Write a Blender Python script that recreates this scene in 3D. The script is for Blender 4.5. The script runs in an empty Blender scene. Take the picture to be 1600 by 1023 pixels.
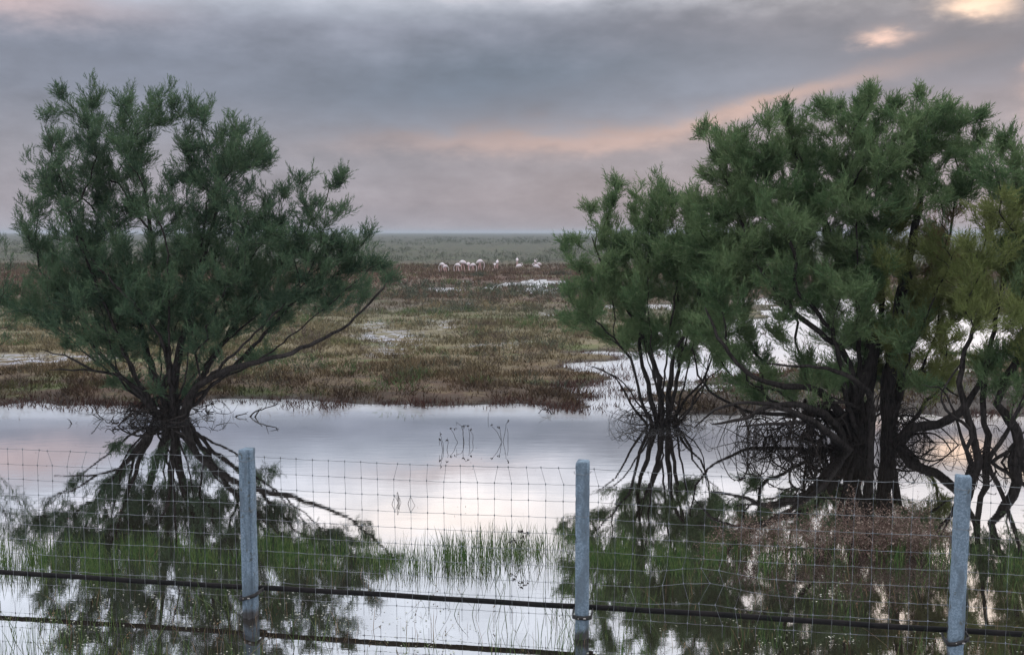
import bpy, math, random
import numpy as np
from mathutils import Vector, Matrix, Euler

sc = bpy.context.scene
COL = sc.collection
RND = random.Random(7)
R = np.random.default_rng(11)

# ------------------------------------------------------------------ camera
H = 3.2                                    # eye height above the water (m)
F = 1600 * 35.0 / 36.0
PITCH = math.atan((511.5 - 363.0) / F)
cam = bpy.data.objects.new('camera', bpy.data.cameras.new('camera'))
COL.objects.link(cam)
cam.data.lens = 35.0
cam.data.sensor_width = 36.0
cam.data.clip_start = 0.1
cam.data.clip_end = 20000
cam.location = (0, 0, H)
cam.rotation_euler = (math.pi / 2 - PITCH, 0, 0)
sc.camera = cam

# ------------------------------------------------------------------ render look
sc.view_settings.view_transform = 'Standard'
sc.view_settings.look = 'None'
sc.view_settings.exposure = 0.18
sc.view_settings.gamma = 1.0
sc.cycles.use_denoising = True
try:
    sc.cycles.denoiser = 'OPENIMAGEDENOISE'
except Exception:
    pass
sc.cycles.max_bounces = 6
sc.cycles.diffuse_bounces = 3
sc.cycles.glossy_bounces = 4
sc.cycles.transmission_bounces = 3
sc.cycles.volume_bounces = 1
sc.cycles.sample_clamp_indirect = 6

SUN_EL, SUN_AZ = math.radians(36), math.radians(34)     # azimuth from +Y towards +X


# ------------------------------------------------------------------ node helper
class NT:
    def __init__(s, tree):
        s.t = tree
        s.n = tree.nodes
        s.l = tree.links

    def node(s, kind, **kw):
        n = s.n.new(kind)
        for k, v in kw.items():
            setattr(n, k, v)
        return n

    def put(s, sock, v):
        if isinstance(v, (int, float)):
            sock.default_value = v
        elif isinstance(v, (tuple, list)):
            sock.default_value = tuple(v) + ((1,) if len(v) == 3 and sock.type == 'RGBA' else ())
        else:
            s.l.new(v, sock)

    def m(s, op, a, b=None, c=None, clamp=False):
        n = s.node('ShaderNodeMath', operation=op, use_clamp=clamp)
        s.put(n.inputs[0], a)
        if b is not None:
            s.put(n.inputs[1], b)
        if c is not None:
            s.put(n.inputs[2], c)
        return n.outputs[0]

    def ss(s, v, lo, hi, a=0.0, b=1.0):
        n = s.node('ShaderNodeMapRange', interpolation_type='SMOOTHSTEP')
        s.put(n.inputs['Value'], v)
        n.inputs['From Min'].default_value = lo
        n.inputs['From Max'].default_value = hi
        n.inputs['To Min'].default_value = a
        n.inputs['To Max'].default_value = b
        return n.outputs[0]

    def mix(s, f, a, b):
        n = s.node('ShaderNodeMix', data_type='RGBA')
        s.put(n.inputs[0], f)
        s.put(n.inputs[6], a)
        s.put(n.inputs[7], b)
        return n.outputs[2]

    def noise(s, vec, scale, detail=3, rough=0.5, dim='3D'):
        n = s.node('ShaderNodeTexNoise')
        if vec is not None:
            s.l.new(vec, n.inputs['Vector'])
        n.inputs['Scale'].default_value = scale
        n.inputs['Detail'].default_value = detail
        n.inputs['Roughness'].default_value = rough
        return n.outputs[0]

    def mapping(s, vec, scale=(1, 1, 1), loc=(0, 0, 0)):
        n = s.node('ShaderNodeMapping')
        s.l.new(vec, n.inputs[0])
        n.inputs['Scale'].default_value = scale
        n.inputs['Location'].default_value = loc
        return n.outputs[0]

    def ramp(s, fac, stops):
        n = s.node('ShaderNodeValToRGB')
        s.put(n.inputs[0], fac)
        e = n.color_ramp.elements
        e[0].position, e[0].color = stops[0][0], tuple(stops[0][1]) + (1,)
        e[1].position, e[1].color = stops[-1][0], tuple(stops[-1][1]) + (1,)
        for p, c in stops[1:-1]:
            x = e.new(p)
            x.color = tuple(c) + (1,)
        return n.outputs[0]


def lin(r, g, b):
    f = lambda v: (v / 255 / 12.92) if v <= 10.3 else ((v / 255 + .055) / 1.055) ** 2.4
    return (f(r), f(g), f(b))


# ------------------------------------------------------------------ world: cloudy dawn sky
w = bpy.data.worlds.new('World')
sc.world = w
w.use_nodes = True
w.node_tree.nodes.clear()
k = NT(w.node_tree)
tc = k.node('ShaderNodeTexCoord').outputs['Generated']
sep = k.node('ShaderNodeSeparateXYZ')
k.l.new(tc, sep.inputs[0])
dx, dy, dz = sep.outputs
az0 = k.m('ARCTAN2', dx, dy)
el0 = k.m('ARCSINE', dz)
# clouds lie on a flat layer: stretch by 1/z so that they flatten towards the horizon
n1 = k.noise(k.mapping(tc, (2.2, 2.2, 5.0)), 2.0, 6, 0.55)
n2 = k.noise(k.mapping(tc, (1.8, 1.8, 4.4), (3.1, 1.7, 5.2)), 5.0, 7, 0.6)
n3 = k.noise(k.mapping(tc, (1.3, 1.3, 3.2), (7.3, 2.2, 1.9)), 13.0, 6, 0.6)
wob = k.m('SUBTRACT', n1, 0.5)
wob2 = k.m('SUBTRACT', n2, 0.5)
wob3 = k.m('SUBTRACT', n3, 0.5)
az = k.m('ADD', az0, k.m('ADD', k.m('MULTIPLY', wob, 0.09), k.m('MULTIPLY', wob3, 0.06)))
el = k.m('ADD', el0, k.m('ADD', k.m('MULTIPLY', wob2, 0.040), k.m('MULTIPLY', wob3, 0.030)))


def blob(ca, ce, ra, re, tilt=0.0):
    """soft elliptical break in the cloud, direction (ca, ce), radii (ra, re), in radians"""
    da = k.m('SUBTRACT', az, ca)
    de = k.m('SUBTRACT', k.m('SUBTRACT', el, ce), k.m('MULTIPLY', da, tilt))
    q = k.m('ADD', k.m('POWER', k.m('ABSOLUTE', k.m('DIVIDE', da, ra)), 2.0),
            k.m('POWER', k.m('ABSOLUTE', k.m('DIVIDE', de, re)), 2.0))
    return k.m('EXPONENT', k.m('MULTIPLY', q, -1.0))


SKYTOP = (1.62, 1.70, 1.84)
# low haze colour to cloud-deck colour
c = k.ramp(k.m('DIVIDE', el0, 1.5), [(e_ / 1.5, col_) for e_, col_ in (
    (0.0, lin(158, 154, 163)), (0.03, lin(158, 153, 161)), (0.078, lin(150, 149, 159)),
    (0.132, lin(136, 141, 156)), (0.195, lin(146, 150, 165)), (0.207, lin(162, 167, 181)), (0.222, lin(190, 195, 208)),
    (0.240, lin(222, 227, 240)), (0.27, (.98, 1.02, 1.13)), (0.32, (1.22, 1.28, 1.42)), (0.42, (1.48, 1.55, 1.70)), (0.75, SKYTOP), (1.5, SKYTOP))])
# warmer towards the right near the horizon
c = k.mix(k.m('MULTIPLY', k.m('MULTIPLY', k.ss(az, -0.25, 0.15), k.ss(el, 0.14, 0.02)), 0.5), c, lin(162, 146, 146))
# dark slate cloud mass across the middle
c = k.mix(k.m('MULTIPLY', blob(0.0, 0.158, 0.24, 0.040, 0.10), 0.95), c, lin(106, 117, 133))
c = k.mix(k.m('MULTIPLY', blob(0.24, 0.200, 0.22, 0.03, 0.0), 0.7), c, lin(108, 111, 125))
c = k.mix(k.m('MULTIPLY', blob(-0.36, 0.165, 0.16, 0.028, 0.0), 0.55), c, lin(112, 120, 136))
c = k.mix(k.m('MULTIPLY', blob(0.44, 0.175, 0.16, 0.040, 0.0), 0.85), c, lin(110, 110, 122))
# peach break under the slate deck, climbing to the right
c = k.mix(k.m('MULTIPLY', blob(0.04, 0.089, 0.17, 0.012, 0.03), 0.55), c, lin(203, 170, 158))
c = k.mix(k.m('MULTIPLY', blob(0.24, 0.120, 0.12, 0.010, 0.22), 0.55), c, lin(226, 184, 164))
c = k.mix(k.m('MULTIPLY', blob(0.42, 0.112, 0.16, 0.03, 0.05), 0.2), c, lin(196, 164, 158))
# pink at top left, bright holes at top right
c = k.mix(k.m('MULTIPLY', blob(-0.47, 0.203, 0.10, 0.018, 0.0), 0.8), c, lin(206, 184, 184))
c = k.mix(k.m('MULTIPLY', blob(-0.07, 0.238, 0.10, 0.012, 0.0), 0.8), c, lin(190, 176, 180))
for a_, e_, ra_, re_, s_, col in ((0.487, 0.212, 0.024, 0.009, 1.0, (255, 228, 196)), (0.425, 0.200, 0.026, 0.011, .9, (238, 204, 178)),
                                  (0.345, 0.178, 0.022, 0.007, .8, (222, 186, 170)), (0.485, 0.143, 0.014, 0.010, .85, (236, 186, 160)),
                                  (0.50, 0.118, 0.03, 0.014, .6, (214, 176, 160))):
    c = k.mix(k.m('MULTIPLY', blob(a_, e_, ra_, re_), s_, clamp=True), c, tuple(v * 1.35 for v in lin(*col)))
# lighter, thinner cloud overhead, with warm openings
c = k.mix(k.m('MULTIPLY', blob(-0.06, 0.285, 0.17, 0.034, 0.0), 0.85), c, (1.62, 1.40, 1.26))
c = k.mix(k.m('MULTIPLY', blob(-0.42, 0.275, 0.10, 0.03, 0.0), 0.5), c, (1.15, 1.02, 1.03))
c = k.mix(k.m('MULTIPLY', blob(0.42, 0.34, 0.24, 0.085, 0.0), 0.85), c, (1.60, 1.26, .98))
# mottling everywhere
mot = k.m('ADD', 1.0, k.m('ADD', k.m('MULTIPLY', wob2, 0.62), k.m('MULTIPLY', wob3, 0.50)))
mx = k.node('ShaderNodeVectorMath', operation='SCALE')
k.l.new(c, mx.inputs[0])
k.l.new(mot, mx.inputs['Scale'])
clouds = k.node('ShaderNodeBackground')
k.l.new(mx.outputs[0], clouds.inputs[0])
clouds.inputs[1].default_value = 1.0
sky = k.node('ShaderNodeTexSky')
sky.sky_type = 'NISHITA'
sky.sun_disc = False
sky.sun_elevation = SUN_EL
sky.sun_rotation = SUN_AZ
sky.air_density = 1.5
sky.dust_density = 3.0
clear = k.node('ShaderNodeBackground')
k.l.new(sky.outputs[0], clear.inputs[0])
clear.inputs[1].default_value = 0.06
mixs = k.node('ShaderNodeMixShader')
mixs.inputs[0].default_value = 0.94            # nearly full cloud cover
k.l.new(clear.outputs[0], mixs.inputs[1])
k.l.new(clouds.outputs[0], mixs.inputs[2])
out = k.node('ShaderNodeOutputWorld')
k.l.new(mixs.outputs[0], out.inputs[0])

sun = bpy.data.objects.new('sun', bpy.data.lights.new('sun', 'SUN'))
COL.objects.link(sun)
sun.data.energy = 0.5
sun.data.angle = math.radians(12)
sun.data.color = (1.0, 0.88, 0.76)
sd = Vector((math.sin(SUN_AZ) * math.cos(SUN_EL), math.cos(SUN_AZ) * math.cos(SUN_EL), math.sin(SUN_EL)))
sun.rotation_euler = sd.to_track_quat('Z', 'Y').to_euler()


# ------------------------------------------------------------------ geometry helpers
CP, SP = math.cos(PITCH), math.sin(PITCH)


def ray(px, py):
    a, b = (px - 800) / F, (511.5 - py) / F
    return np.array([a, CP + b * SP, -SP + b * CP])


def on_level(px, py, z=0.0):
    """ground position of a point measured in the photograph"""
    d = ray(px, py)
    t = (z - H) / d[2]
    return np.array([0, 0, H]) + d * t


def at_depth(px, py, Y):
    d = ray(px, py)
    return np.array([0, 0, H]) + d * (Y / d[1])


def obj(name, me, parent=None, loc=None, label=None, cat=None, group=None, kind=None):
    o = bpy.data.objects.new(name, me)
    COL.objects.link(o)
    if parent is not None:
        o.parent = parent
    if loc is not None:
        o.location = tuple(float(v) for v in loc)
    if label:
        o['label'] = label
    if cat:
        o['category'] = cat
    if group:
        o['group'] = group
    if kind:
        o['kind'] = kind
    return o


def mesh(name, verts, faces, mats=(), smooth=False, fmat=None, attrs=None):
    """verts (n,3), faces (m,k) integer array, all faces the same size"""
    verts = np.asarray(verts, dtype=np.float32)
    faces = np.asarray(faces, dtype=np.int32)
    me = bpy.data.meshes.new(name)
    me.vertices.add(len(verts))
    me.vertices.foreach_set('co', verts.ravel())
    nf, kk = faces.shape
    me.loops.add(nf * kk)
    me.loops.foreach_set('vertex_index', faces.ravel())
    me.polygons.add(nf)
    me.polygons.foreach_set('loop_start', np.arange(0, nf * kk, kk, dtype=np.int32))
    try:
        me.polygons.foreach_set('loop_total', np.full(nf, kk, dtype=np.int32))
    except Exception:
        pass
    if smooth:
        me.polygons.foreach_set('use_smooth', np.ones(nf, dtype=bool))
    for m_ in mats:
        me.materials.append(m_)
    if fmat is not None:
        me.polygons.foreach_set('material_index', np.asarray(fmat, dtype=np.int32))
    if attrs:
        for an, av in attrs.items():
            a = me.attributes.new(an, 'FLOAT', 'POINT')
            a.data.foreach_set('value', np.asarray(av, dtype=np.float32))
    me.update(calc_edges=True)
    return me


class Acc:
    """collects quads / tris as tris"""
    def __init__(s):
        s.v, s.f, s.n = [], [], 0

    def add(s, v, f):
        v = np.asarray(v, float)
        f = np.asarray(f, int)
        if f.shape[1] == 4:
            f = np.concatenate([f[:, [0, 1, 2]], f[:, [0, 2, 3]]])
        s.v.append(v)
        s.f.append(f + s.n)
        s.n += len(v)

    def tube(s, pts, radii, sides=5, cap=True, flat=1.0):
        pts = np.asarray(pts, float)
        n = len(pts)
        radii = np.broadcast_to(np.asarray(radii, float), (n,))
        t = np.gradient(pts, axis=0)
        t /= np.linalg.norm(t, axis=1)[:, None] + 1e-9
        ref = np.array([0.31, 0.17, 0.93]) if abs(t[0][2]) < 0.8 else np.array([0.9, 0.3, 0.1])
        u = np.cross(t, ref)
        u /= np.linalg.norm(u, axis=1)[:, None] + 1e-9
        for i in range(1, n):                    # keep frames from flipping
            if np.dot(u[i], u[i - 1]) < 0:
                u[i] = -u[i]
        b = np.cross(t, u)
        an = np.linspace(0, 2 * math.pi, sides, endpoint=False)
        ring = np.cos(an)[None, :, None] * u[:, None, :] + flat * np.sin(an)[None, :, None] * b[:, None, :]
        v = (pts[:, None, :] + ring * radii[:, None, None]).reshape(-1, 3)
        i = np.arange(n - 1)[:, None] * sides
        j = np.arange(sides)[None, :]
        jn = (j + 1) % sides
        f = np.stack([i + j, i + jn, i + jn + sides, i + j + sides], -1).reshape(-1, 4)
        f = np.concatenate([f[:, [0, 1, 2]], f[:, [0, 2, 3]]])
        if cap:
            v = np.concatenate([v, pts[:1], pts[-1:]])
            a0, a1 = n * sides, n * sides + 1
            jj = np.arange(sides)
            jm = (jj + 1) % sides
            f = np.concatenate([f, np.stack([np.full(sides, a0), jm, jj], -1),
                                np.stack([np.full(sides, a1), jj + (n - 1) * sides, jm + (n - 1) * sides], -1)])
        s.add(v, f)

    def box(s, c, d, rot=None):
        q = np.array([[x, y, z] for x in (-.5, .5) for y in (-.5, .5) for z in (-.5, .5)]) * np.array(d)
        if rot is not None:
            q = q @ rot.T
        s.add(q + np.array(c), [[0, 1, 3, 2], [4, 6, 7, 5], [0, 4, 5, 1], [2, 3, 7, 6], [0, 2, 6, 4], [1, 5, 7, 3]])

    def mesh(s, name, mats, origin=(0, 0, 0), smooth=False):
        return mesh(name, np.concatenate(s.v) - np.array(origin), np.concatenate(s.f), mats, smooth)


def vnoise(x, y, seed=0):
    """smooth value noise, numpy"""
    x = np.asarray(x, float)
    y = np.asarray(y, float)
    xi, yi = np.floor(x).astype(np.int64), np.floor(y).astype(np.int64)
    xf, yf = x - xi, y - yi
    xf, yf = xf * xf * (3 - 2 * xf), yf * yf * (3 - 2 * yf)

    def h(a, b):
        q = (a * 374761393 + b * 668265263 + seed * 974634777) & 0x7fffffff
        q = ((q ^ (q >> 13)) * 1274126177) & 0x7fffffff
        return ((q ^ (q >> 16)) & 0xffff) / 65535.0
    return (h(xi, yi) * (1 - xf) + h(xi + 1, yi) * xf) * (1 - yf) + (h(xi, yi + 1) * (1 - xf) + h(xi + 1, yi + 1) * xf) * yf


def fbm(x, y, oct=4, seed=0, gain=0.5):
    s_, a, t = 0, 1.0, 0
    for i in range(oct):
        s_ = s_ + a * vnoise(x * 2 ** i + 17.3 * i, y * 2 ** i - 9.1 * i, seed + i)
        t += a
        a *= gain
    return s_ / t


def sdf(px, py, poly):
    """signed distance to polygon, negative inside"""
    P = np.asarray(poly, float)
    Q = np.roll(P, -1, axis=0)
    best = np.full(px.shape, 1e18)
    inside = np.zeros(px.shape, bool)
    for (ax, ay), (bx, by) in zip(P, Q):
        ex, ey = bx - ax, by - ay
        t = np.clip(((px - ax) * ex + (py - ay) * ey) / (ex * ex + ey * ey + 1e-12), 0, 1)
        d = (px - ax - t * ex) ** 2 + (py - ay - t * ey) ** 2
        best = np.minimum(best, d)
        cr = ((ay > py) != (by > py))
        with np.errstate(divide='ignore', invalid='ignore'):
            xx = ax + (py - ay) * ex / (ey if ey != 0 else 1e-12)
        inside ^= cr & (px < xx)
    return np.where(inside, -1, 1) * np.sqrt(best)


# ------------------------------------------------------------------ materials
def material(name):
    m_ = bpy.data.materials.new(name)
    m_.use_nodes = True
    m_.node_tree.nodes.clear()
    q = NT(m_.node_tree)
    o_ = q.node('ShaderNodeOutputMaterial')
    return m_, q, o_


def bsdf(q, o_, col, rough=0.8, spec=0.3, bump=None, bdist=0.01, bstr=0.5, metal=0.0):
    p = q.node('ShaderNodeBsdfPrincipled')
    q.put(p.inputs['Base Color'], col)
    q.put(p.inputs['Roughness'], rough)
    p.inputs['Specular IOR Level'].default_value = spec
    p.inputs['Metallic'].default_value = metal
    if bump is not None:
        b = q.node('ShaderNodeBump')
        b.inputs['Distance'].default_value = bdist
        b.inputs['Strength'].default_value = bstr
        q.l.new(bump, b.inputs['Height'])
        q.l.new(b.outputs[0], p.inputs['Normal'])
    q.l.new(p.outputs[0], o_.inputs[0])
    return p


def pos(q):
    return q.node('ShaderNodeNewGeometry').outputs['Position']


def leaf_material(name, a, b, c3, trans=0.32):
    m_, q, o_ = material(name)
    p = pos(q)
    big = q.noise(p, 1.6, 2)
    small = q.noise(p, 14.0, 2)
    col = q.mix(q.ss(big, 0.38, 0.62), a, b)
    col = q.mix(q.m('MULTIPLY', q.ss(small, 0.50, 0.72), 0.6), col, c3)
    d = q.node('ShaderNodeBsdfDiffuse')
    q.put(d.inputs[0], col)
    t = q.node('ShaderNodeBsdfTranslucent')
    q.put(t.inputs[0], col)
    mx_ = q.node('ShaderNodeMixShader')
    mx_.inputs[0].default_value = trans
    q.l.new(d.outputs[0], mx_.inputs[1])
    q.l.new(t.outputs[0], mx_.inputs[2])
    q.l.new(mx_.outputs[0], o_.inputs[0])
    return m_


M_leaf_left = leaf_material('tamarisk_foliage_blue_green', (.055, .095, .058), (.088, .140, .078), (.170, .200, .115))
M_leaf_green = leaf_material('tamarisk_foliage_green', (.084, .140, .064), (.138, .198, .092), (.245, .285, .150))
M_leaf_olive = leaf_material('tamarisk_foliage_olive', (.145, .175, .060), (.195, .220, .080), (.235, .245, .11))
M_leaf_rust = leaf_material('tamarisk_foliage_rusty', (.150, .115, .062), (.190, .140, .075), (.190, .165, .09))


def bark_material(name, a, b):
    m_, q, o_ = material(name)
    p = pos(q)
    n_ = q.noise(q.mapping(p, (30, 30, 7)), 1.0, 4, 0.6)
    n2_ = q.noise(p, 3.0, 3)
    col = q.mix(q.ss(n_, 0.35, 0.65), a, b)
    col = q.mix(q.m('MULTIPLY', q.ss(n2_, 0.5, 0.7), 0.5), col, tuple(v * 1.5 for v in b))
    bsdf(q, o_, col, 0.95, 0.08, n_, 0.012, 1.0)
    return m_


M_bark = bark_material('dark_wet_bark', (.012, .010, .009), (.034, .029, .027))
M_twig = bark_material('grey_twig', (.028, .024, .022), (.065, .058, .054))
M_dead = bark_material('dead_dark_twig', (.012, .010, .009), (.034, .028, .025))

m_, q, o_ = material('still_shallow_water')
M_water = m_
p = pos(q)
sx = q.node('ShaderNodeSeparateXYZ')
q.l.new(p, sx.inputs[0])
# a breath of wind frets the open water beyond the sheltered near side
wind = q.m('ADD', sx.outputs[1], q.m('MULTIPLY', q.m('SUBTRACT', q.noise(q.mapping(p, (.12, .5, 1)), 1.0, 3), 0.5), 3.0))
rip = q.noise(q.mapping(p, (1.2, 4.0, 1.0)), 1.6, 4, 0.55)
rip2 = q.noise(q.mapping(p, (9.0, 22.0, 1.0)), 1.0, 3, 0.5)
bmp = q.node('ShaderNodeBump')
bmp.inputs['Strength'].default_value = 0.07
bmp.inputs['Distance'].default_value = 0.006
q.l.new(q.m('ADD', rip, q.m('MULTIPLY', rip2, 0.10)), bmp.inputs['Height'])
gl = q.node('ShaderNodeBsdfGlossy')
gl.inputs[0].default_value = (.95, .97, 1.0, 1)
gl.inputs['Roughness'].default_value = 0.015
gl2 = q.node('ShaderNodeBsdfGlossy')
gl2.inputs[0].default_value = (.95, .97, 1.0, 1)
gl2.inputs['Roughness'].default_value = 0.34
q.l.new(bmp.outputs[0], gl.inputs['Normal'])
mg = q.node('ShaderNodeMixShader')
q.l.new(q.ss(wind, 15.6, 18.6, 0.0, 0.58), mg.inputs[0])
q.l.new(gl.outputs[0], mg.inputs[1])
q.l.new(gl2.outputs[0], mg.inputs[2])
df = q.node('ShaderNodeBsdfDiffuse')
df.inputs[0].default_value = (.020, .016, .012, 1)
mx_ = q.node('ShaderNodeMixShader')
inc = q.node('ShaderNodeSeparateXYZ')
q.l.new(q.node('ShaderNodeNewGeometry').outputs['Incoming'], inc.inputs[0])
q.l.new(q.ss(inc.outputs[2], 0.13, 0.40, 0.96, 0.44), mx_.inputs[0])     # mirrors less the steeper one looks in
q.l.new(df.outputs[0], mx_.inputs[1])
q.l.new(mg.outputs[0], mx_.inputs[2])
q.l.new(mx_.outputs[0], o_.inputs[0])


def zone_colour(q, p, plants):
    """colour of the marsh by distance band, broken up by patches"""
    s_ = q.node('ShaderNodeSeparateXYZ')
    q.l.new(p, s_.inputs[0])
    n_ = q.m('SUBTRACT', q.noise(q.mapping(p, (.10, .22, 1)), 1.0, 5, 0.6), 0.5)
    yy = q.m('MULTIPLY', s_.outputs[1], q.m('ADD', 1.0, q.m('MULTIPLY', n_, 0.55)))
    f_ = q.m('DIVIDE', q.m('LOGARITHM', q.m('MAXIMUM', yy, 10.0), 10.0), 2.6)      # 10 m .385, 18 m .483, 25 .538, 36 .598, 47 .643, 65 .697, 106 .779, 134 .818
    g = 1.0
    c_ = q.ramp(f_, [
        (0.36, (.060, .045, .035)), (0.485, (.070, .046, .032)), (0.515, (.110, .078, .046)), (0.545, (.165, .135, .078)),
        (0.585, (.150, .132, .080)), (0.615, (.115, .112, .072)), (0.645, (.110, .075, .055)), (0.70, (.110, .066, .052)),
        (0.755, (.100, .074, .056)), (0.79, (.034, .042, .032)), (0.85, (.042, .049, .038)), (1.0, (.030, .040, .036))])
    pn = q.noise(q.mapping(p, (.45, .8, 1), (4, 9, 0)), 1.0, 4, 0.6)
    red = q.m('MULTIPLY', q.ss(pn, 0.52, 0.64), 0.45)
    c_ = q.mix(red, c_, (.110, .064, .044))
    pg = q.noise(q.mapping(p, (.30, .5, 1), (14, 3, 0)), 1.3, 4, 0.6)
    grn = q.m('MULTIPLY', q.ss(pg, 0.54, 0.66), 0.7)
    c_ = q.mix(grn, c_, (.095, .125, .045))
    fine = q.noise(p, 9.0, 3, 0.6)
    c_ = q.mix(q.m('MULTIPLY', q.ss(fine, 0.5, 0.75), 0.5 if plants else 0.3), c_, (.26, .20, .11) if plants else (.16, .14, .11))
    md = q.noise(q.mapping(p, (1.1, 1.6, 1), (2, 5, 0)), 1.4, 4, 0.65)
    c_ = q.mix(q.m('MULTIPLY', q.ss(md, 0.52, 0.62), 0.62), c_, (.050, .036, .028))
    c_ = q.mix(q.m('MULTIPLY', q.ss(md, 0.46, 0.36), 0.30), c_, (.230, .180, .100))
    vm = q.node('ShaderNodeVectorMath', operation='SCALE')
    q.l.new(c_, vm.inputs[0])
    vm.inputs['Scale'].default_value = 1.02
    return vm.outputs[0]


m_, q, o_ = material('marsh_ground')
M_ground = m_
p = pos(q)
c_ = zone_colour(q, p, False)
at_ = q.node('ShaderNodeAttribute')
at_.attribute_name = 'salt'
sn = q.noise(q.mapping(p, (1.6, 1.6, 1)), 1.5, 5, 0.65)
salt = q.m('MULTIPLY', at_.outputs['Fac'], q.ss(sn, 0.46, 0.60))
c_ = q.mix(salt, c_, (.36, .36, .40))
mud = q.node('ShaderNodeAttribute')
mud.attribute_name = 'mud'
c_ = q.mix(mud.outputs['Fac'], c_, q.mix(q.ss(sn, 0.4, 0.6), (.030, .025, .022), (.10, .088, .080)))
bsdf(q, o_, c_, 0.9, 0.2, q.noise(p, 12.0, 5, 0.7), 0.06, 0.9)

m_, q, o_ = material('saltmarsh_plants')
M_marsh = m_
c_ = zone_colour(q, pos(q), True)
bsdf(q, o_, c_, 0.9, 0.1)


def plain(name, col, rough=0.8, spec=0.3, var=None, scale=8.0):
    m_, q, o_ = material(name)
    if var:
        col = q.mix(q.ss(q.noise(pos(q), scale, 3), 0.35, 0.65), col, var)
    bsdf(q, o_, col, rough, spec)
    return m_


M_reed = plain('fresh_water_grass', (.026, .068, .016), .8, .15, (.095, .125, .040), 20)
M_straw = plain('straw_stem', (.20, .14, .08), .9, .1, (.10, .065, .04), 20)
M_straw_low = plain('dry_marsh_tuft', (.24, .19, .11), .9, .1, (.16, .13, .07), 9)
M_weed = plain('dark_red_water_plant', (.045, .020, .016), .9, .2, (.085, .040, .03), 15)
M_shrub = plain('grey_green_saltbush', (.055, .068, .048), .9, .1, (.090, .100, .070), 7)
M_shrub2 = plain('green_saltbush', (.050, .095, .035), .9, .1, (.085, .135, .05), 7)
M_shrub3 = plain('brown_saltbush', (.085, .060, .050), .9, .1, (.120, .095, .07), 7)
M_dry = plain('dry_rose_brown_stem', (.085, .052, .040), .9, .1, (.13, .085, .07), 14)
M_seed = plain('pale_dry_seed_head', (.27, .205, .165), .9, .1, (.15, .105, .085), 18)
M_black = plain('black_polythene_pipe', (.006, .006, .006), .8, .12, (.012, .010, .010), 5)
M_strap = plain('black_strap', (.012, .010, .010), .6, .4)
M_buckle = plain('dull_metal_buckle', (.30, .27, .25), .5, .5)
M_wire = plain('galvanised_wire', (.17, .185, .20), .6, .4, (.09, .095, .10), 9)
M_bird = plain('pale_pink_feathers', (.58, .47, .49), .9, .1, (.64, .60, .61), 5)
M_leg = plain('pink_leg', (.62, .38, .38), .7, .2)
M_beak = plain('dark_beak', (.06, .04, .04), .5, .3)
M_fleck = plain('pale_floating_petal', (.42, .42, .36), .8, .2, (.16, .17, .10), 30)

m_, q, o_ = material('weathered_concrete')
M_concrete = m_
p = pos(q)
s_ = q.node('ShaderNodeSeparateXYZ')
q.l.new(p, s_.inputs[0])
a_ = q.noise(p, 55.0, 5, 0.7)
b_ = q.noise(q.mapping(p, (6, 6, 2)), 1.5, 4, 0.6)
c_ = q.mix(q.ss(a_, 0.38, 0.62), (.12, .160, .20), (.20, .255, .31))
c_ = q.mix(q.m('MULTIPLY', q.ss(b_, 0.45, 0.62), 0.8), c_, (.10, .125, .15))
pit = q.noise(p, 160.0, 2)
c_ = q.mix(q.m('MULTIPLY', q.ss(pit, 0.66, 0.72), 0.75), c_, (.13, .14, .15))
lich = q.noise(p, 17.0, 3, 0.55)
c_ = q.mix(q.m('MULTIPLY', q.ss(lich, 0.64, 0.68), 0.8), c_, (.09, .095, .09))
wet = q.ss(q.m('ADD', s_.outputs[2], q.m('MULTIPLY', b_, -0.16)), 0.02, -0.05)
c_ = q.mix(q.m('MULTIPLY', wet, 0.85), c_, (.045, .035, .028))
bsdf(q, o_, c_, 0.95, 0.08, q.m('ADD', a_, b_), 0.006, 1.0)

# ------------------------------------------------------------------ terrain
def W(pts):
    return [tuple(on_level(x, y)[:2]) for x, y in pts]


POOL_POLY = [(852, 618), (885, 604), (925, 590), (905, 576), (940, 562), (1000, 542), (1060, 524), (1130, 500),
             (1200, 480), (1300, 468), (1420, 470), (1500, 486), (1640, 500), (1800, 540), (1700, 565), (1560, 578),
             (1400, 585), (1240, 582), (1110, 588), (1062, 602), (1058, 622), (1075, 640), (1000, 660), (900, 660), (850, 640)]
NEAR_POLY = [(-900, 631), (0, 630), (110, 631), (230, 634), (330, 627), (430, 626), (520, 630), (640, 632), (760, 631),
             (850, 627), (900, 640), (1000, 648), (1080, 644), (1200, 642), (1330, 640), (1430, 646), (1600, 656), (2400, 668)]
near = W(NEAR_POLY)
near = [(-60.0, near[0][1])] + near + [(60.0, near[-1][1]), (60.0, -40.0), (-60.0, -40.0)]
POOLS_FAR = [W([(770, 452), (800, 440), (850, 434), (900, 440), (930, 452), (890, 458), (820, 457)]),
             W([(668, 452), (690, 446), (730, 448), (790, 452), (700, 455)]),
             W([(600, 486), (640, 476), (700, 478), (690, 486), (640, 488)]),
             W([(655, 442), (700, 440), (705, 444), (660, 445)]),
             W([(930, 492), (990, 480), (1100, 470), (1250, 462), (1180, 478), (1010, 492)])]
SALT = [W([(560, 530), (600, 522), (650, 524), (640, 540), (612, 560), (600, 552), (590, 540)]),
        W([(560, 512), (595, 506), (590, 516)]), W([(678, 506), (712, 506), (716, 518), (690, 520)]),
        W([(0, 562), (120, 560), (180, 566), (80, 572), (0, 574)]),
        W([(360, 566), (440, 560), (430, 572)]), W([(760, 545), (815, 541), (800, 549)]),
        W([(840, 494), (860, 491), (862, 498)])]
POOL = W(POOL_POLY)


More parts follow.
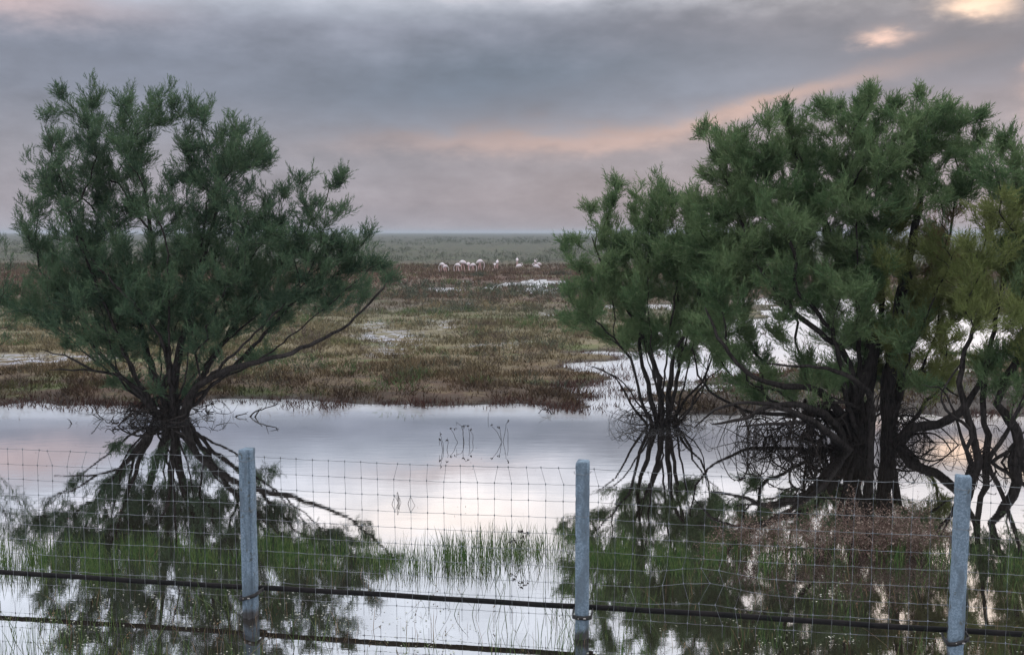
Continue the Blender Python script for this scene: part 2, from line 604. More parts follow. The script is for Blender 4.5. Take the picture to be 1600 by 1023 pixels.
def land(x, y):
    """ground height above the water (m), and how salty and how muddy it is"""
    x = np.asarray(x, float)
    y = np.asarray(y, float)
    n = fbm(x * 0.55, y * 0.8, 4, 3) - 0.5
    nf = fbm(x * 0.16, y * 0.3, 4, 40) - 0.5
    h = 0.11 + 0.10 * n + 0.05 * nf
    dn = sdf(x, y, near) + n * 1.2 + (fbm(x * 2.4, y * 2.0, 3, 31) - .5) * .7
    n4 = fbm(x * 1.25, y * 1.3, 3, 23) - 0.5
    dp = sdf(x, y, POOL) + n * 3.0 + n4 * 2.8
    h = np.minimum(h, -0.30 + 0.42 * (1 / (1 + np.exp(-np.clip(dn * 3.2 + 1.0, -30, 30)))))
    h2 = -0.16 + 0.30 * (1 / (1 + np.exp(-np.clip(dp * 1.8 + 0.1, -30, 30)))) + 0.10 * n
    h = np.minimum(h, h2)
    for pl in POOLS_FAR:
        d = sdf(x, y, pl)
        v = fbm(x * 0.7, y * 0.35, 4, 77)
        h = np.where(d < 2.0, np.minimum(h, np.where(v > 0.56 + 0.10 * np.clip(d, -1.5, 2), -0.05, 0.06)), h)
    d0 = np.hypot(x, y)
    far_ = np.clip((d0 - 110) / 100, 0, 1)
    h = h * (1 - far_) + far_ * (0.25 + 0.25 * nf)
    emb = np.clip((4.5 - y) / 5, 0, 1)                       # the bank the photographer stands on
    h = h + emb * emb * (3 - 2 * emb) * 1.255
    salt = np.zeros(x.shape)
    for pl in SALT:
        salt = np.maximum(salt, np.clip(0.6 - (sdf(x, y, pl) + n * 1.2) / 0.9, 0, 1))
    mud = np.clip(1 - (h - 0.01) / 0.07, 0, 1) * (d0 < 110)
    bank = np.clip((x - 3.0) / 1.5, 0, 1) * np.clip((22.6 - y) / 1.0, 0, 1)
    mud = np.maximum(mud, bank * 0.9)
    return h, salt, mud


rows = np.concatenate([np.linspace(-60, 14, 34), 15 * (42.0 / 15) ** np.linspace(0, 1, 190)[0:],
                       42 * (6000 / 42) ** np.linspace(0, 1, 150)[1:]])
u_ = np.linspace(-1, 1, 420)
gx = (u_[None, :] * np.where(np.abs(u_) < .8, 1, 1 + (np.abs(u_) - .8) * 6)[None, :]) * (np.maximum(rows, 0)[:, None] * 0.78 + 9)
gy = np.repeat(rows[:, None], len(u_), 1)
gz, gs, gm = land(gx, gy)
V = np.stack([gx, gy, gz], -1).reshape(-1, 3)
nr, nc = gx.shape
i = np.arange(nr - 1)[:, None] * nc
j = np.arange(nc - 1)[None, :]
Fq = np.stack([i + j, i + j + 1, i + j + 1 + nc, i + j + nc], -1).reshape(-1, 4)
obj('ground', mesh('ground', V, Fq, [M_ground], True, None, {'salt': gs.ravel(), 'mud': gm.ravel()}), kind='structure')
S_ = 6500
obj('water', mesh('water', [[-S_, -60, 0], [S_, -60, 0], [S_, S_, 0], [-S_, S_, 0]], [[0, 1, 2, 3]], [M_water]), kind='structure')

# ------------------------------------------------------------------ haze
hz = Acc()
hz.box((0, 3220, 4.0), (13400, 6600, 10.5))
m_, q, o_ = material('thin_marsh_haze')
vol = q.node('ShaderNodeVolumePrincipled')
vol.inputs['Color'].default_value = (.50, .54, .60, 1)
vol.inputs['Density'].default_value = 0.0004
vol.inputs['Anisotropy'].default_value = 0.1
q.l.new(vol.outputs[0], o_.inputs['Volume'])
obj('haze', hz.mesh('haze', [m_]), kind='stuff')


# ------------------------------------------------------------------ trees
def norm(v):
    return v / (np.linalg.norm(v) + 1e-9)


class Skel:
    def __init__(s, rng):
        s.P, s.par, s.pl, s.D = [], [], [], []
        s.rng = rng

    def node(s, p, par):
        p = np.asarray(p, float)
        s.P.append(p)
        s.par.append(par)
        if par < 0:
            s.pl.append(0.0)
            s.D.append(np.array([0, 0, 1.0]))
        else:
            d = p - s.P[par]
            s.pl.append(s.pl[par] + np.linalg.norm(d))
            s.D.append(norm(d))
        return len(s.P) - 1

    def poly(s, pts, par=-1, step=0.14, jit=0.012):
        """smooth path through hand-placed points"""
        pts = [np.asarray(p_, float) for p_ in pts]
        if par >= 0:
            pts = [s.P[par]] + pts
        else:
            par = s.node(pts[0], -1)
        ext = [2 * pts[0] - pts[1]] + pts + [2 * pts[-1] - pts[-2]]
        last = par
        for a in range(1, len(ext) - 2):
            p0, p1, p2, p3 = ext[a - 1:a + 3]
            n_ = max(2, int(np.linalg.norm(p2 - p1) / step))
            for t in np.linspace(0, 1, n_ + 1)[1:]:
                q_ = .5 * ((2 * p1) + (-p0 + p2) * t + (2 * p0 - 5 * p1 + 4 * p2 - p3) * t * t + (-p0 + 3 * p1 - 3 * p2 + p3) * t ** 3)
                last = s.node(q_ + s.rng.normal(0, jit, 3), last)
        return last

    def nearest(s, p):
        A = np.array(s.P)
        return int(np.argmin(np.linalg.norm(A - p, axis=1)))

    def attach(s, t, kpl, step=0.15, up=0.25, minz=0.0):
        A = s.arr
        d = np.linalg.norm(A - t, axis=1)
        cost = d + kpl * s.pla + 1.2 * np.clip(A[:, 2] - t[2] + 0.05, 0, None) + np.where(A[:, 2] < minz, 0.6, 0)
        i_ = int(np.argmin(cost))
        n_ = A[i_]
        L = np.linalg.norm(t - n_)
        if L < 1e-3:
            return i_
        d0 = norm(norm(t - n_) * 0.9 + s.D[i_] * 0.55 + np.array([0, 0, up * .3]))
        d1 = norm(norm(t - n_) + np.array([0, 0, up]))
        p1, p2 = n_ + d0 * L * .35, t - d1 * L * .33
        m_ = max(2, int(L / step))
        last = i_
        for u in np.linspace(0, 1, m_ + 1)[1:]:
            q_ = (1 - u) ** 3 * n_ + 3 * u * (1 - u) ** 2 * p1 + 3 * u * u * (1 - u) * p2 + u ** 3 * t
            last = s.node(q_ + s.rng.normal(0, 0.02 + 0.012 * L, 3) * (u < 1), last)
        return last

    def freeze(s):
        s.arr = np.array(s.P)
        s.pla = np.array(s.pl)

    def radii(s, r0=0.0032, e=2.15, rmax=None):
        n_ = len(s.P)
        acc = np.zeros(n_)
        for i_ in range(n_ - 1, -1, -1):
            if acc[i_] == 0:
                acc[i_] = r0 ** e
            if s.par[i_] >= 0:
                acc[s.par[i_]] += acc[i_] * 1.012
        r = acc ** (1 / e)
        return np.minimum(r, rmax) if rmax else r

    def tubes(s, r):
        """returns Acc with big limbs and Acc with thin twigs"""
        n_ = len(s.P)
        kids = [[] for _ in range(n_)]
        roots = []
        for i_ in range(n_):
            (kids[s.par[i_]] if s.par[i_] >= 0 else roots).append(i_)
        big, thin = Acc(), Acc()
        stack = [(r_, None) for r_ in roots]
        while stack:
            i_, start = stack.pop()
            chain = [] if start is None else [start]
            rr = [] if start is None else [min(r[start], r[i_] * 1.35)]
            while True:
                chain.append(i_)
                rr.append(r[i_])
                ks = kids[i_]
                if not ks:
                    break
                ks = sorted(ks, key=lambda a: -r[a])
                for o2 in ks[1:]:
                    stack.append((o2, i_))
                i_ = ks[0]
            if len(chain) < 2:
                continue
            rr[-1] *= 0.5
            top = max(rr[:2])
            tgt = big if top > 0.011 else thin
            pts = np.array([s.P[c0] for c0 in chain])
            rr = np.array(rr)
            if top > 0.03:
                rr = rr * (1 + s.rng.normal(0, 0.07, len(rr)))
            tgt.tube(pts, rr, 8 if top > 0.04 else (5 if top > 0.011 else 3), cap=False)
        return big, thin


def sprig_templates(n, leaves, rng):
    """feathery tamarisk sprays of unit length growing along +Z; leaflets are slim triangles"""
    out_ = []
    for _ in range(n):
        vs = []
        bend = rng.normal(0, .12, 2)
        for a in range(leaves):
            t = (a + rng.random()) / leaves
            t = t ** 0.85
            b_ = np.array([bend[0] * t * t, bend[1] * t * t, t * 0.92])
            an = rng.random() * 2 * math.pi
            inc = rng.uniform(0.25, 0.70)
            L = rng.uniform(.30, .58) * (1.1 - .5 * t)
            d = np.array([math.cos(an) * math.sin(inc), math.sin(an) * math.sin(inc), math.cos(inc)])
            s_ = norm(np.cross(d, rng.normal(0, 1, 3)))
            wd = 0.020 * rng.uniform(.8, 1.3)
            vs += [b_ - s_ * wd, b_ + s_ * wd, b_ + d * L]
        out_.append(np.array(vs))
    return out_


SPRIGS = sprig_templates(9, 11, np.random.default_rng(3))
for t_ in SPRIGS:                       # slim leaflets widened a little: each stands for a tuft of scale leaves
    m3 = (t_[0::3] + t_[1::3]) / 2
    t_[0::3] = m3 + (t_[0::3] - m3) * 1.25
    t_[1::3] = m3 + (t_[1::3] - m3) * 1.25


def place_sprigs(P, D, S, rng, templates=SPRIGS):
    """copies of the sprays at P, along D, of length S -> one vertex array (3 per triangle)"""
    D = D / (np.linalg.norm(D, axis=1)[:, None] + 1e-9)
    ref = rng.normal(0, 1, D.shape)
    U = np.cross(D, ref)
    U /= np.linalg.norm(U, axis=1)[:, None] + 1e-9
    B = np.cross(D, U)
    which = rng.integers(0, len(templates), len(P))
    out_ = np.empty((len(P), len(templates[0]), 3), np.float32)
    for t_i, T in enumerate(templates):
        k_ = which == t_i
        if not k_.any():
            continue
        Rm = np.stack([U[k_], B[k_], D[k_]], 1)          # rows
        out_[k_] = P[k_][:, None, :] + np.einsum('vj,njk->nvk', T, Rm) * S[k_][:, None, None]
    return out_.reshape(-1, 3)


def tree(base_px, stems, blobs, label, n_sprigs, mats, seed, thick=1.0, kpl=0.55, side=1, tip_scale=1.0, rads=None, fan=6, r0=0.0027,
         dens=None, name='tamarisk_tree', size=(0.08, 0.19), flare=.6, fill=.95):
    rng = np.random.default_rng(seed)
    base = on_level(*base_px)
    Y = base[1]
    ppm = F / (Y * 1.0)
    cx = base[0]
    sk = Skel(rng)
    floor_, done = [], []
    for st in stems:                      # (px, py, depth offset) lists, in order from the root
        pts = [at_depth(x, y, Y + dyy) for x, y, dyy in st]
        pts[0][2] = min(pts[0][2], -0.05)
        par = -1
        if len(sk.P) and len(st[0]) == 3 and st is not stems[0] and st[0][1] < base_px[1] - 12:
            par = sk.nearest(pts[0])
            pts = pts[1:]
        k0 = len(sk.P)
        sk.poly(pts, par)
        k1 = len(sk.P)
        rr_ = (rads[len(done)] if rads else .03)
        done.append(1)
        floor_ += list(np.linspace(1, .28, k1 - k0) ** 1.2 * rr_)
    low = [b for b in blobs if b[2] >= 18 and b[1] > base_px[1] - 330]
    for _ in range(fan):
        b = low[rng.integers(len(low))]
        d1, d2 = rng.uniform(-.35, .35), rng.uniform(-.9, .9) * thick
        x0, y0 = base_px[0] + rng.uniform(-24, 24), base_px[1] + 3
        mx0, my0 = x0 + (b[0] - x0) * rng.uniform(.3, .75) , y0 + (b[1] - y0) * rng.uniform(.25, .5)
        k0 = len(sk.P)
        sk.poly([at_depth(x0, y0, Y + d1 * .4), at_depth((x0 + mx0) / 2 + rng.uniform(-12, 12), (y0 + my0) / 2, Y + (d1 + d2) * .3),
                 at_depth(mx0, my0, Y + d2 * .7), at_depth(b[0], b[1], Y + d2)])
        floor_ += list(np.linspace(1, .25, len(sk.P) - k0) * rng.uniform(.014, .032))
    n_st = len(sk.P)
    sk.freeze()
    bl = []
    more = []
    for b in blobs:                      # fill the body of the crown between the traced clumps
        more.append(b)
        if b[2] >= 24:
            for _ in range(2 if b[2] >= 30 else 1):
                if rng.random() < fill:
                    a_, q_ = rng.uniform(0, 2 * math.pi), b[2] * rng.uniform(.7, 1.25)
                    more.append((b[0] + math.cos(a_) * q_, b[1] + math.sin(a_) * q_, b[2] * rng.uniform(.6, .95)) + tuple(b[3:]))
    for b in more:
        x, y, r_ = b[:3]
        r_ = r_ * 1.04
        mi = b[3] if len(b) > 3 else 0
        c0 = at_depth(x, y, Y)
        half = thick * max(0.25, 1 - abs(c0[0] - cx) / 4.2) * (0.6 + 0.4 * min(1, c0[2] / 2))
        dyy = rng.uniform(-1, 1) * half
        bl.append((at_depth(x, y, Y + dyy), r_ / ppm * (Y + dyy) / Y, mi))
    bl.sort(key=lambda a: np.linalg.norm(a[0] - base))
    tips = []
    for c0, r_, mi in bl:
        sk.freeze()
        sk.attach(c0 - np.array([0, 0, r_ * .5]), kpl, minz=0.3)
    sk.freeze()
    for c0, r_, mi in bl:
        n_ = max(4, int(tip_scale * 17 * (r_ / .38) ** 1.6))
        for _ in range(n_):
            v = rng.normal(0, 1, 3)
            v = np.clip(v * .62, -1.35, 1.35) * r_ * np.array([1, 1.5, 1.12]) * (1 if r_ > .2 else .8)
            if v[2] < -0.4 * r_:
                v[2] *= .5
            t_i = sk.attach(c0 + v, 0.25, step=0.10, up=0.5, minz=0.25)
            tips.append((t_i, mi))
        sk.freeze()
    r = sk.radii(r0)
    r = r * (1 + flare * np.exp(-np.clip(np.array(sk.P)[:, 2], 0, 9) / .8) * (r > .02))
    r[:n_st] = np.maximum(r[:n_st], np.array(floor_))
    big, thin = sk.tubes(r)
    root = obj(name, None, loc=base, label=label, cat='tree', group='tamarisks standing in the flooded marsh')
    obj('trunk', big.mesh('trunk', [M_bark], base, True), root)
    obj('twigs', thin.mesh('twigs', [M_twig], base), root, kind='stuff')
    # feathery foliage along the outer twigs
    cand, wgt, mat_ = [], [], []
    seen = {}
    for t_i, mi in tips:
        j_, depth = t_i, 0
        while j_ >= n_st and depth < 8 and r[j_] < 0.012:
            if j_ not in seen:
                seen[j_] = 1
                cand.append(j_)
                wgt.append((1.0, 1.0, .9, .75, .6, .45, .3, .2)[depth])
                mat_.append(mi)
            j_ = sk.par[j_]
            depth += 1
    cand, wgt, mat_ = np.array(cand), np.array(wgt), np.array(mat_)
    A = np.array(sk.P)
    Dn = np.array(sk.D)
    pick = rng.choice(len(cand), n_sprigs, p=wgt / wgt.sum())
    ci = cand[pick]
    par_ = np.array([max(0, sk.par[c0]) for c0 in ci])
    t = rng.random(n_sprigs)[:, None]
    Pp = A[ci] * (1 - t) + A[par_] * t + rng.normal(0, .038, (n_sprigs, 3))
    Dd = Dn[ci] * 0.8 + np.array([0, 0, .35]) + rng.normal(0, .30, (n_sprigs, 3))
    S = rng.uniform(size[0], size[1], n_sprigs) * np.where(rng.random(n_sprigs) < .12, 1.5, 1.0)
    V_ = place_sprigs(Pp, Dd, S, rng)
    nt = len(V_) // 3
    fm = np.repeat(mat_[pick], nt // n_sprigs)
    me = mesh('crown', V_ - base.astype(np.float32), np.arange(nt * 3).reshape(-1, 3), mats, False, fm)
    obj('crown', me, root)
    return root, base, sk


def dead_twigs(root, base, n, reach, zmax, azr, seed, r0=0.010, centre=(0, 0), name='dead_branches', down=.55, wig=.10, span=0.0):
    """bare dead limbs sprawling in bent arcs round the foot of a tree"""
    rng = np.random.default_rng(seed)
    acc = Acc()

    def run(p0, az_, L, rad, mode, z1, lvl):
        m = max(6, int(L / .07))
        t = np.linspace(0, 1, m + 1)
        az_t = az_ + rng.normal(0, .9) * t + rng.normal(0, .55) * np.sin(t * rng.uniform(2, 6) + rng.uniform(0, 6))
        az_t = np.cumsum(np.concatenate([[0], rng.normal(0, .12, m)])) + az_t
        st = L / m
        x_ = p0[0] + np.cumsum(np.cos(az_t) * st)
        y_ = p0[1] + np.cumsum(np.sin(az_t) * st) * .85
        if mode == 0:      # rises, then droops into the water
            z_ = p0[2] + (z1 * 4 * t * (1 - t) * rng.uniform(.4, 1.2)) - (p0[2] + .06) * t ** 1.4
        else:              # lies low, then kicks upward
            z_ = p0[2] * (1 - t) ** 1.5 + z1 * t ** rng.uniform(1.4, 3.0)
        z_ = z_ + wig * L * .25 * np.cumsum(rng.normal(0, 1, m + 1)) / math.sqrt(m)
        pts = np.stack([x_, y_, np.maximum(z_, -.08)], -1)
        acc.tube(pts, np.linspace(rad, rad * .35, m + 1) * (1 + rng.normal(0, .08, m + 1)), 5 if rad > .008 else 3, cap=False)
        if lvl > 0:
            for _ in range(rng.integers(1, 5)):
                i_ = int(rng.uniform(.2, .95) * m)
                run(pts[i_], az_t[i_] + rng.choice([-1, 1]) * rng.uniform(.3, 1.2), L * rng.uniform(.15, .5), rad * rng.uniform(.35, .65), int(rng.random() > down),
                    z1 * rng.uniform(.2, .8), lvl - 1)

    for _ in range(n):
        a_ = rng.uniform(*azr)
        p0 = base + np.array([centre[0] + rng.uniform(-span, span) + math.cos(a_) * .1 + rng.normal(0, .08), centre[1] + rng.normal(0, .10), rng.uniform(0.0, 1.0) ** 1.5 * zmax])
        L = reach * rng.uniform(.25, 1.0)
        run(p0, a_, L, r0 * (rng.uniform(.35, 1.0) if rng.random() < .8 else rng.uniform(1.2, 2.2)), int(rng.random() > down), zmax * rng.uniform(.2, .9), 2)
    obj(name, acc.mesh(name, [M_dead], base), root, kind='stuff')


# left tree ---------------------------------------------------------
B1 = [(98, 150, 11), (72, 182, 11), (135, 185, 24), (92, 222, 26), (150, 228, 34), (72, 275, 28), (130, 290, 40), (58, 330, 26),
      (112, 350, 40), (58, 382, 24), (185, 270, 30), (205, 200, 34), (190, 158, 14), (235, 170, 20), (272, 158, 20), (298, 172, 24),
      (218, 240, 26), (292, 222, 26), (345, 205, 18), (368, 202, 20), (392, 225, 24), (412, 250, 16), (362, 258, 32), (322, 300, 32),
      (395, 290, 20), (372, 325, 32), (190, 335, 30), (160, 385, 45), (300, 350, 26), (262, 400, 38), (90, 430, 42), (150, 452, 42),
      (212, 450, 38), (282, 452, 38), (335, 385, 38), (402, 372, 32), (440, 298, 20), (472, 288, 16), (432, 338, 26), (482, 322, 22),
      (514, 285, 18), (535, 276, 10), (532, 322, 20), (502, 362, 28), (532, 392, 24), (575, 362, 12), (562, 402, 26), (606, 430, 16),
      (590, 412, 18), (545, 438, 28), (500, 430, 34), (450, 420, 38), (392, 440, 38), (332, 482, 36), (272, 512, 34), (202, 512, 36),
      (142, 522, 26), (92, 490, 28), (50, 480, 22), (232, 562, 18), (190, 548, 16), (422, 500, 24), (462, 470, 26), (372, 512, 18),
      (420, 552, 14), (512, 470, 22), (566, 462, 18), (300, 542, 12), (105, 540, 9), (45, 368, 11), (120, 400, 36), (180, 490, 34), (250, 470, 38), (310, 440, 36), (240, 520, 30), (340, 520, 24), (70, 455, 30), (420, 455, 34), (360, 420, 34), (470, 385, 30), (190, 420, 34), (240, 320, 22), (300, 268, 24), (345, 248, 24), (262, 300, 18), (330, 330, 28), (25, 470, 20), (160, 560, 14), (205, 600, 11), (240, 606, 13), (302, 575, 15), (335, 562, 14), (268, 592, 12), (180, 598, 9), (290, 612, 10), (395, 560, 10)]
S1 = [[(262, 655, 0), (256, 620, 0), (235, 570, .1), (215, 500, .3), (180, 420, .5)],
      [(275, 655, -.1), (272, 610, -.1), (280, 550, -.2), (300, 480, -.3), (320, 400, -.2), (345, 300, 0)],
      [(285, 655, -.15), (300, 612, -.3), (345, 582, -.6), (400, 566, -.8), (470, 545, -.7), (545, 505, -.5), (600, 450, -.3)],
      [(250, 655, 0), (215, 608, -.2), (180, 585, -.4), (130, 578, -.5), (78, 578, -.5)],
      [(268, 655, .2), (268, 590, .4), (255, 500, .6), (240, 400, .5), (225, 290, .3), (210, 200, .1)],
      [(290, 655, .1), (310, 600, .2), (345, 540, .4), (395, 470, .4), (450, 400, .3), (500, 330, .1)],
      [(270, 600, -.1), (255, 540, -.5), (205, 470, -.8), (140, 400, -.5), (100, 300, -.1), (85, 230, 0)],
      [(345, 582, -.6), (380, 540, -.8), (420, 500, -.7), (480, 440, -.4)],
      [(130, 578, -.5), (100, 555, -.6), (50, 545, -.6)],
      [(180, 585, -.4), (150, 545, -.3), (100, 505, -.2)]]
root, base, sk = tree((265, 652), S1, B1, 'dark green many-stemmed tamarisk standing alone in water on the left', 64000,
                      [M_leaf_left, M_leaf_olive, M_leaf_rust], 21, fan=14, rads=[.085, .08, .075, .045, .07, .05, .035, .03, .02, .02])
dead_twigs(root, base, 34, 1.15, .34, (0, 2 * math.pi), 5, down=.3, r0=.014)
dead_twigs(root, base, 16, .6, .25, (0, 2 * math.pi), 15, r0=.010, span=.8, name='drooping_branches')
dead_twigs(root, base, 12, 1.5, .22, (2.6, 3.8), 6, down=.4)

# middle right tree ---------------------------------------------------
B2 = [(965, 290, 11), (958, 312, 18), (920, 322, 16), (990, 322, 22), (1020, 302, 20), (1050, 312, 22), (1030, 342, 26), (940, 352, 22),
      (900, 372, 13), (880, 388, 11), (965, 367, 26), (1080, 305, 15), (905, 412, 18), (930, 442, 26), (888, 452, 14), (960, 412, 26),
      (1002, 392, 30), (1050, 392, 34), (1088, 362, 26), (1010, 442, 36), (960, 472, 30), (902, 494, 16), (925, 502, 20), (880, 498, 10),
      (1000, 502, 32), (1060, 452, 36), (1108, 422, 30), (1050, 512, 26), (1098, 482, 30), (980, 532, 14), (942, 522, 12), (1085, 540, 24), (1120, 560, 20), (1120, 500, 28), (1060, 420, 34), (1110, 385, 30), (1075, 330, 24), (1020, 530, 20)]
S2 = [[(1035, 664, 0), (1032, 620, 0), (1022, 565, .1), (990, 500, .2), (950, 430, .2), (925, 370, .1)],
      [(1042, 664, 0), (1046, 610, -.1), (1052, 560, -.3), (1080, 500, -.4), (1100, 420, -.2)],
      [(1028, 664, .1), (1012, 600, .2), (1000, 540, .3), (1010, 440, .3), (1020, 340, .2)],
      [(1015, 664, -.1), (985, 630, -.3), (962, 590, -.4), (925, 572, -.5)],
      [(1020, 664, -.1), (1000, 620, -.1), (985, 560, -.2), (940, 510, -.3), (900, 480, -.3)],
      [(1046, 664, .1), (1075, 620, .2), (1105, 580, .2), (1120, 500, .1)],
      [(1025, 664, -.2), (1005, 640, -.5), (975, 600, -.6), (945, 580, -.6), (915, 570, -.6)],
      [(1050, 664, -.1), (1075, 645, -.3), (1090, 610, -.4), (1130, 570, -.4)]]
root, base, sk = tree((1035, 662), S2, B2, 'smaller tamarisk leaning left with its foot in water right of centre', 27000,
                      [M_leaf_green, M_leaf_olive], 22, thick=.8, rads=[.06, .055, .05, .028, .028, .03, .022, .028])
dead_twigs(root, base, 34, .95, .42, (0, 2 * math.pi), 7, down=.4, r0=.012)
dead_twigs(root, base, 14, .6, .3, (0, 2 * math.pi), 17, r0=.009, span=.6, name='drooping_branches')

# large right tree ----------------------------------------------------
B3 = [(1100, 205, 11), (1130, 215, 18), (1110, 262, 20), (1160, 215, 20), (1140, 272, 30), (1202, 195, 20), (1226, 172, 12), (1236, 202, 20),
      (1190, 240, 32), (1260, 232, 32), (1286, 166, 13), (1290, 200, 22), (1338, 162, 18), (1360, 147, 10), (1330, 200, 26), (1320, 242, 34),
      (1380, 190, 24), (1396, 162, 11), (1436, 148, 11), (1430, 180, 20), (1440, 212, 26), (1482, 170, 14), (1500, 190, 16), (1524, 182, 9),
      (1490, 222, 30), (1524, 218, 14), (1518, 250, 26), (1390, 242, 36), (1450, 262, 36), (1130, 332, 30), (1092, 342, 26), (1122, 392, 32),
      (1182, 302, 36), (1192, 362, 38), (1162, 432, 34), (1242, 292, 36), (1252, 352, 40), (1232, 422, 38), (1302, 312, 36), (1312, 372, 36),
      (1292, 442, 38), (1372, 302, 32), (1500, 292, 26), (1350, 420, 34), (1412, 345, 24, 1), (1410, 402, 30, 1), (1470, 352, 26, 2),
      (1488, 402, 26, 2), (1460, 442, 34, 1), (1400, 472, 34, 1), (1130, 480, 22), (1302, 512, 32), (1350, 540, 30), (1262, 590, 20),
      (1202, 590, 20), (1160, 560, 18), (1232, 612, 20), (1300, 580, 24), (1400, 552, 32, 1), (1450, 512, 32, 1), (1430, 592, 24),
      (1480, 562, 26, 1), (1498, 480, 30, 1), (1378, 592, 16), (1180, 615, 14), (1215, 520, 10), (1470, 300, 24), (1340, 330, 22), (1130, 440, 32), (1120, 510, 28), (1145, 545, 24), (1165, 505, 26), (1190, 550, 24), (1150, 590, 18), (1260, 560, 22), (1330, 590, 24), (1240, 470, 32), (1340, 480, 34), (1420, 520, 30), (1360, 360, 30), (1300, 600, 22), (1150, 380, 30), (1400, 300, 30)]
S3 = [[(1345, 696, 0), (1335, 650, 0), (1340, 605, .05), (1362, 560, .1), (1350, 480, .2), (1300, 380, .3), (1260, 280, .3), (1230, 200, .2)],
      [(1388, 696, .1), (1388, 640, .1), (1390, 580, .1), (1402, 500, .1), (1420, 400, .1), (1440, 300, .1), (1450, 200, .1)],
      [(1325, 690, -.2), (1300, 655, -.4), (1250, 632, -.7), (1200, 636, -.9), (1160, 655, -1.0), (1112, 662, -1.0)],
      [(1328, 640, 0), (1285, 612, -.3), (1240, 605, -.6), (1180, 590, -.8), (1130, 540, -.8), (1100, 480, -.6)],
      [(1400, 690, 0), (1425, 668, -.2), (1465, 662, -.4), (1500, 645, -.6), (1530, 600, -.6), (1545, 540, -.4)],
      [(1340, 605, .05), (1325, 560, -.2), (1280, 520, -.5), (1225, 470, -.6), (1180, 400, -.4), (1140, 300, -.1), (1110, 230, 0)],
      [(1362, 560, .1), (1375, 500, .4), (1370, 400, .6), (1350, 300, .6), (1345, 200, .3)],
      [(1402, 500, .1), (1440, 450, .3), (1480, 380, .4), (1500, 280, .3)],
      [(1315, 690, -.3), (1280, 665, -.8), (1220, 660, -1.3), (1150, 668, -1.5)],
      [(1360, 690, -.3), (1362, 640, -.5), (1345, 600, -.8), (1290, 575, -1.0), (1200, 570, -1.1)],
      [(1330, 690, -.4), (1290, 672, -.9), (1235, 640, -1.2), (1170, 628, -1.4), (1120, 640, -1.4), (1085, 668, -1.3)],
      [(1350, 680, .4), (1290, 650, .7), (1225, 648, .9), (1160, 640, 1.0), (1100, 600, 1.0), (1080, 540, .9)],
      [(1400, 690, .3), (1440, 640, .5), (1470, 600, .5), (1480, 540, .4)],
      [(1388, 600, .1), (1420, 585, .0), (1460, 590, -.2), (1500, 620, -.3)]]
root, base, sk = tree((1360, 692), S3, B3, 'largest tamarisk with two thick trunks and tangled dead lower limbs', 74000,
                      [M_leaf_green, M_leaf_olive, M_leaf_rust], 23, thick=1.1, r0=.0030, flare=.3, fan=6, fill=.8, rads=[.145, .13, .075, .075, .095, .06, .07, .05, .06, .06, .06, .05, .045, .05])
dead_twigs(root, base, 22, 2.1, .62, (2.5, 3.8), 8, r0=.020, centre=(-.15, -.1), down=.85)
dead_twigs(root, base, 46, 1.0, .55, (1.6, 4.6), 18, r0=.012, centre=(-1.0, -.1), down=.8, span=.75, name='drooping_branches')
dead_twigs(root, base, 36, 1.25, .60, (-.8, .8), 9, r0=.010, centre=(.2, 0), down=.8)
dead_twigs(root, base, 12, .6, .8, (0, 2 * math.pi), 10, r0=.010, down=.7)

# far right tree ------------------------------------------------------
B4 = [(1556, 232, 13), (1576, 216, 11), (1590, 246, 22), (1562, 272, 26), (1602, 292, 28), (1642, 262, 35), (1562, 322, 22, 1), (1592, 352, 34, 1),
      (1542, 352, 22, 1), (1532, 402, 28, 1), (1582, 412, 36, 1), (1622, 382, 38), (1552, 462, 36, 1), (1602, 472, 38, 1), (1524, 502, 26, 1),
      (1572, 532, 36, 1), (1622, 542, 38), (1532, 572, 26), (1592, 592, 28), (1662, 452, 45), (1652, 332, 40), (1682, 552, 40), (1642, 622, 26),
      (1700, 380, 45), (1720, 480, 45), (1690, 280, 40)]
S4 = [[(1530, 724, 0), (1522, 690, 0), (1512, 650, 0), (1500, 610, 0), (1505, 560, .1), (1530, 480, .2), (1540, 380, .1)],
      [(1582, 724, 0), (1592, 690, 0), (1578, 655, -.05), (1560, 630, -.1), (1572, 590, -.1), (1600, 540, -.1), (1620, 440, 0), (1640, 320, 0)],
      [(1538, 724, .1), (1545, 680, .1), (1535, 640, .1), (1540, 580, .2), (1560, 480, .3), (1580, 360, .3), (1590, 260, .2)],
      [(1520, 724, -.1), (1510, 700, -.15), (1518, 670, -.2), (1492, 650, -.3), (1470, 625, -.3), (1490, 580, -.3)],
      [(1590, 724, .1), (1612, 690, .1), (1640, 650, .1), (1680, 600, .1), (1700, 500, .1)],
      [(1512, 650, 0), (1480, 620, -.2), (1440, 600, -.4)]]
root, base, sk = tree((1558, 722), S4, B4, 'olive-tinged tamarisk with crooked bare stems at the right edge behind the last post', 26000,
                      [M_leaf_green, M_leaf_olive, M_leaf_rust], 24, thick=.8, fan=3, rads=[.055, .075, .045, .04, .045, .03])
dead_twigs(root, base, 22, .9, .45, (0, 2 * math.pi), 11, r0=.008)

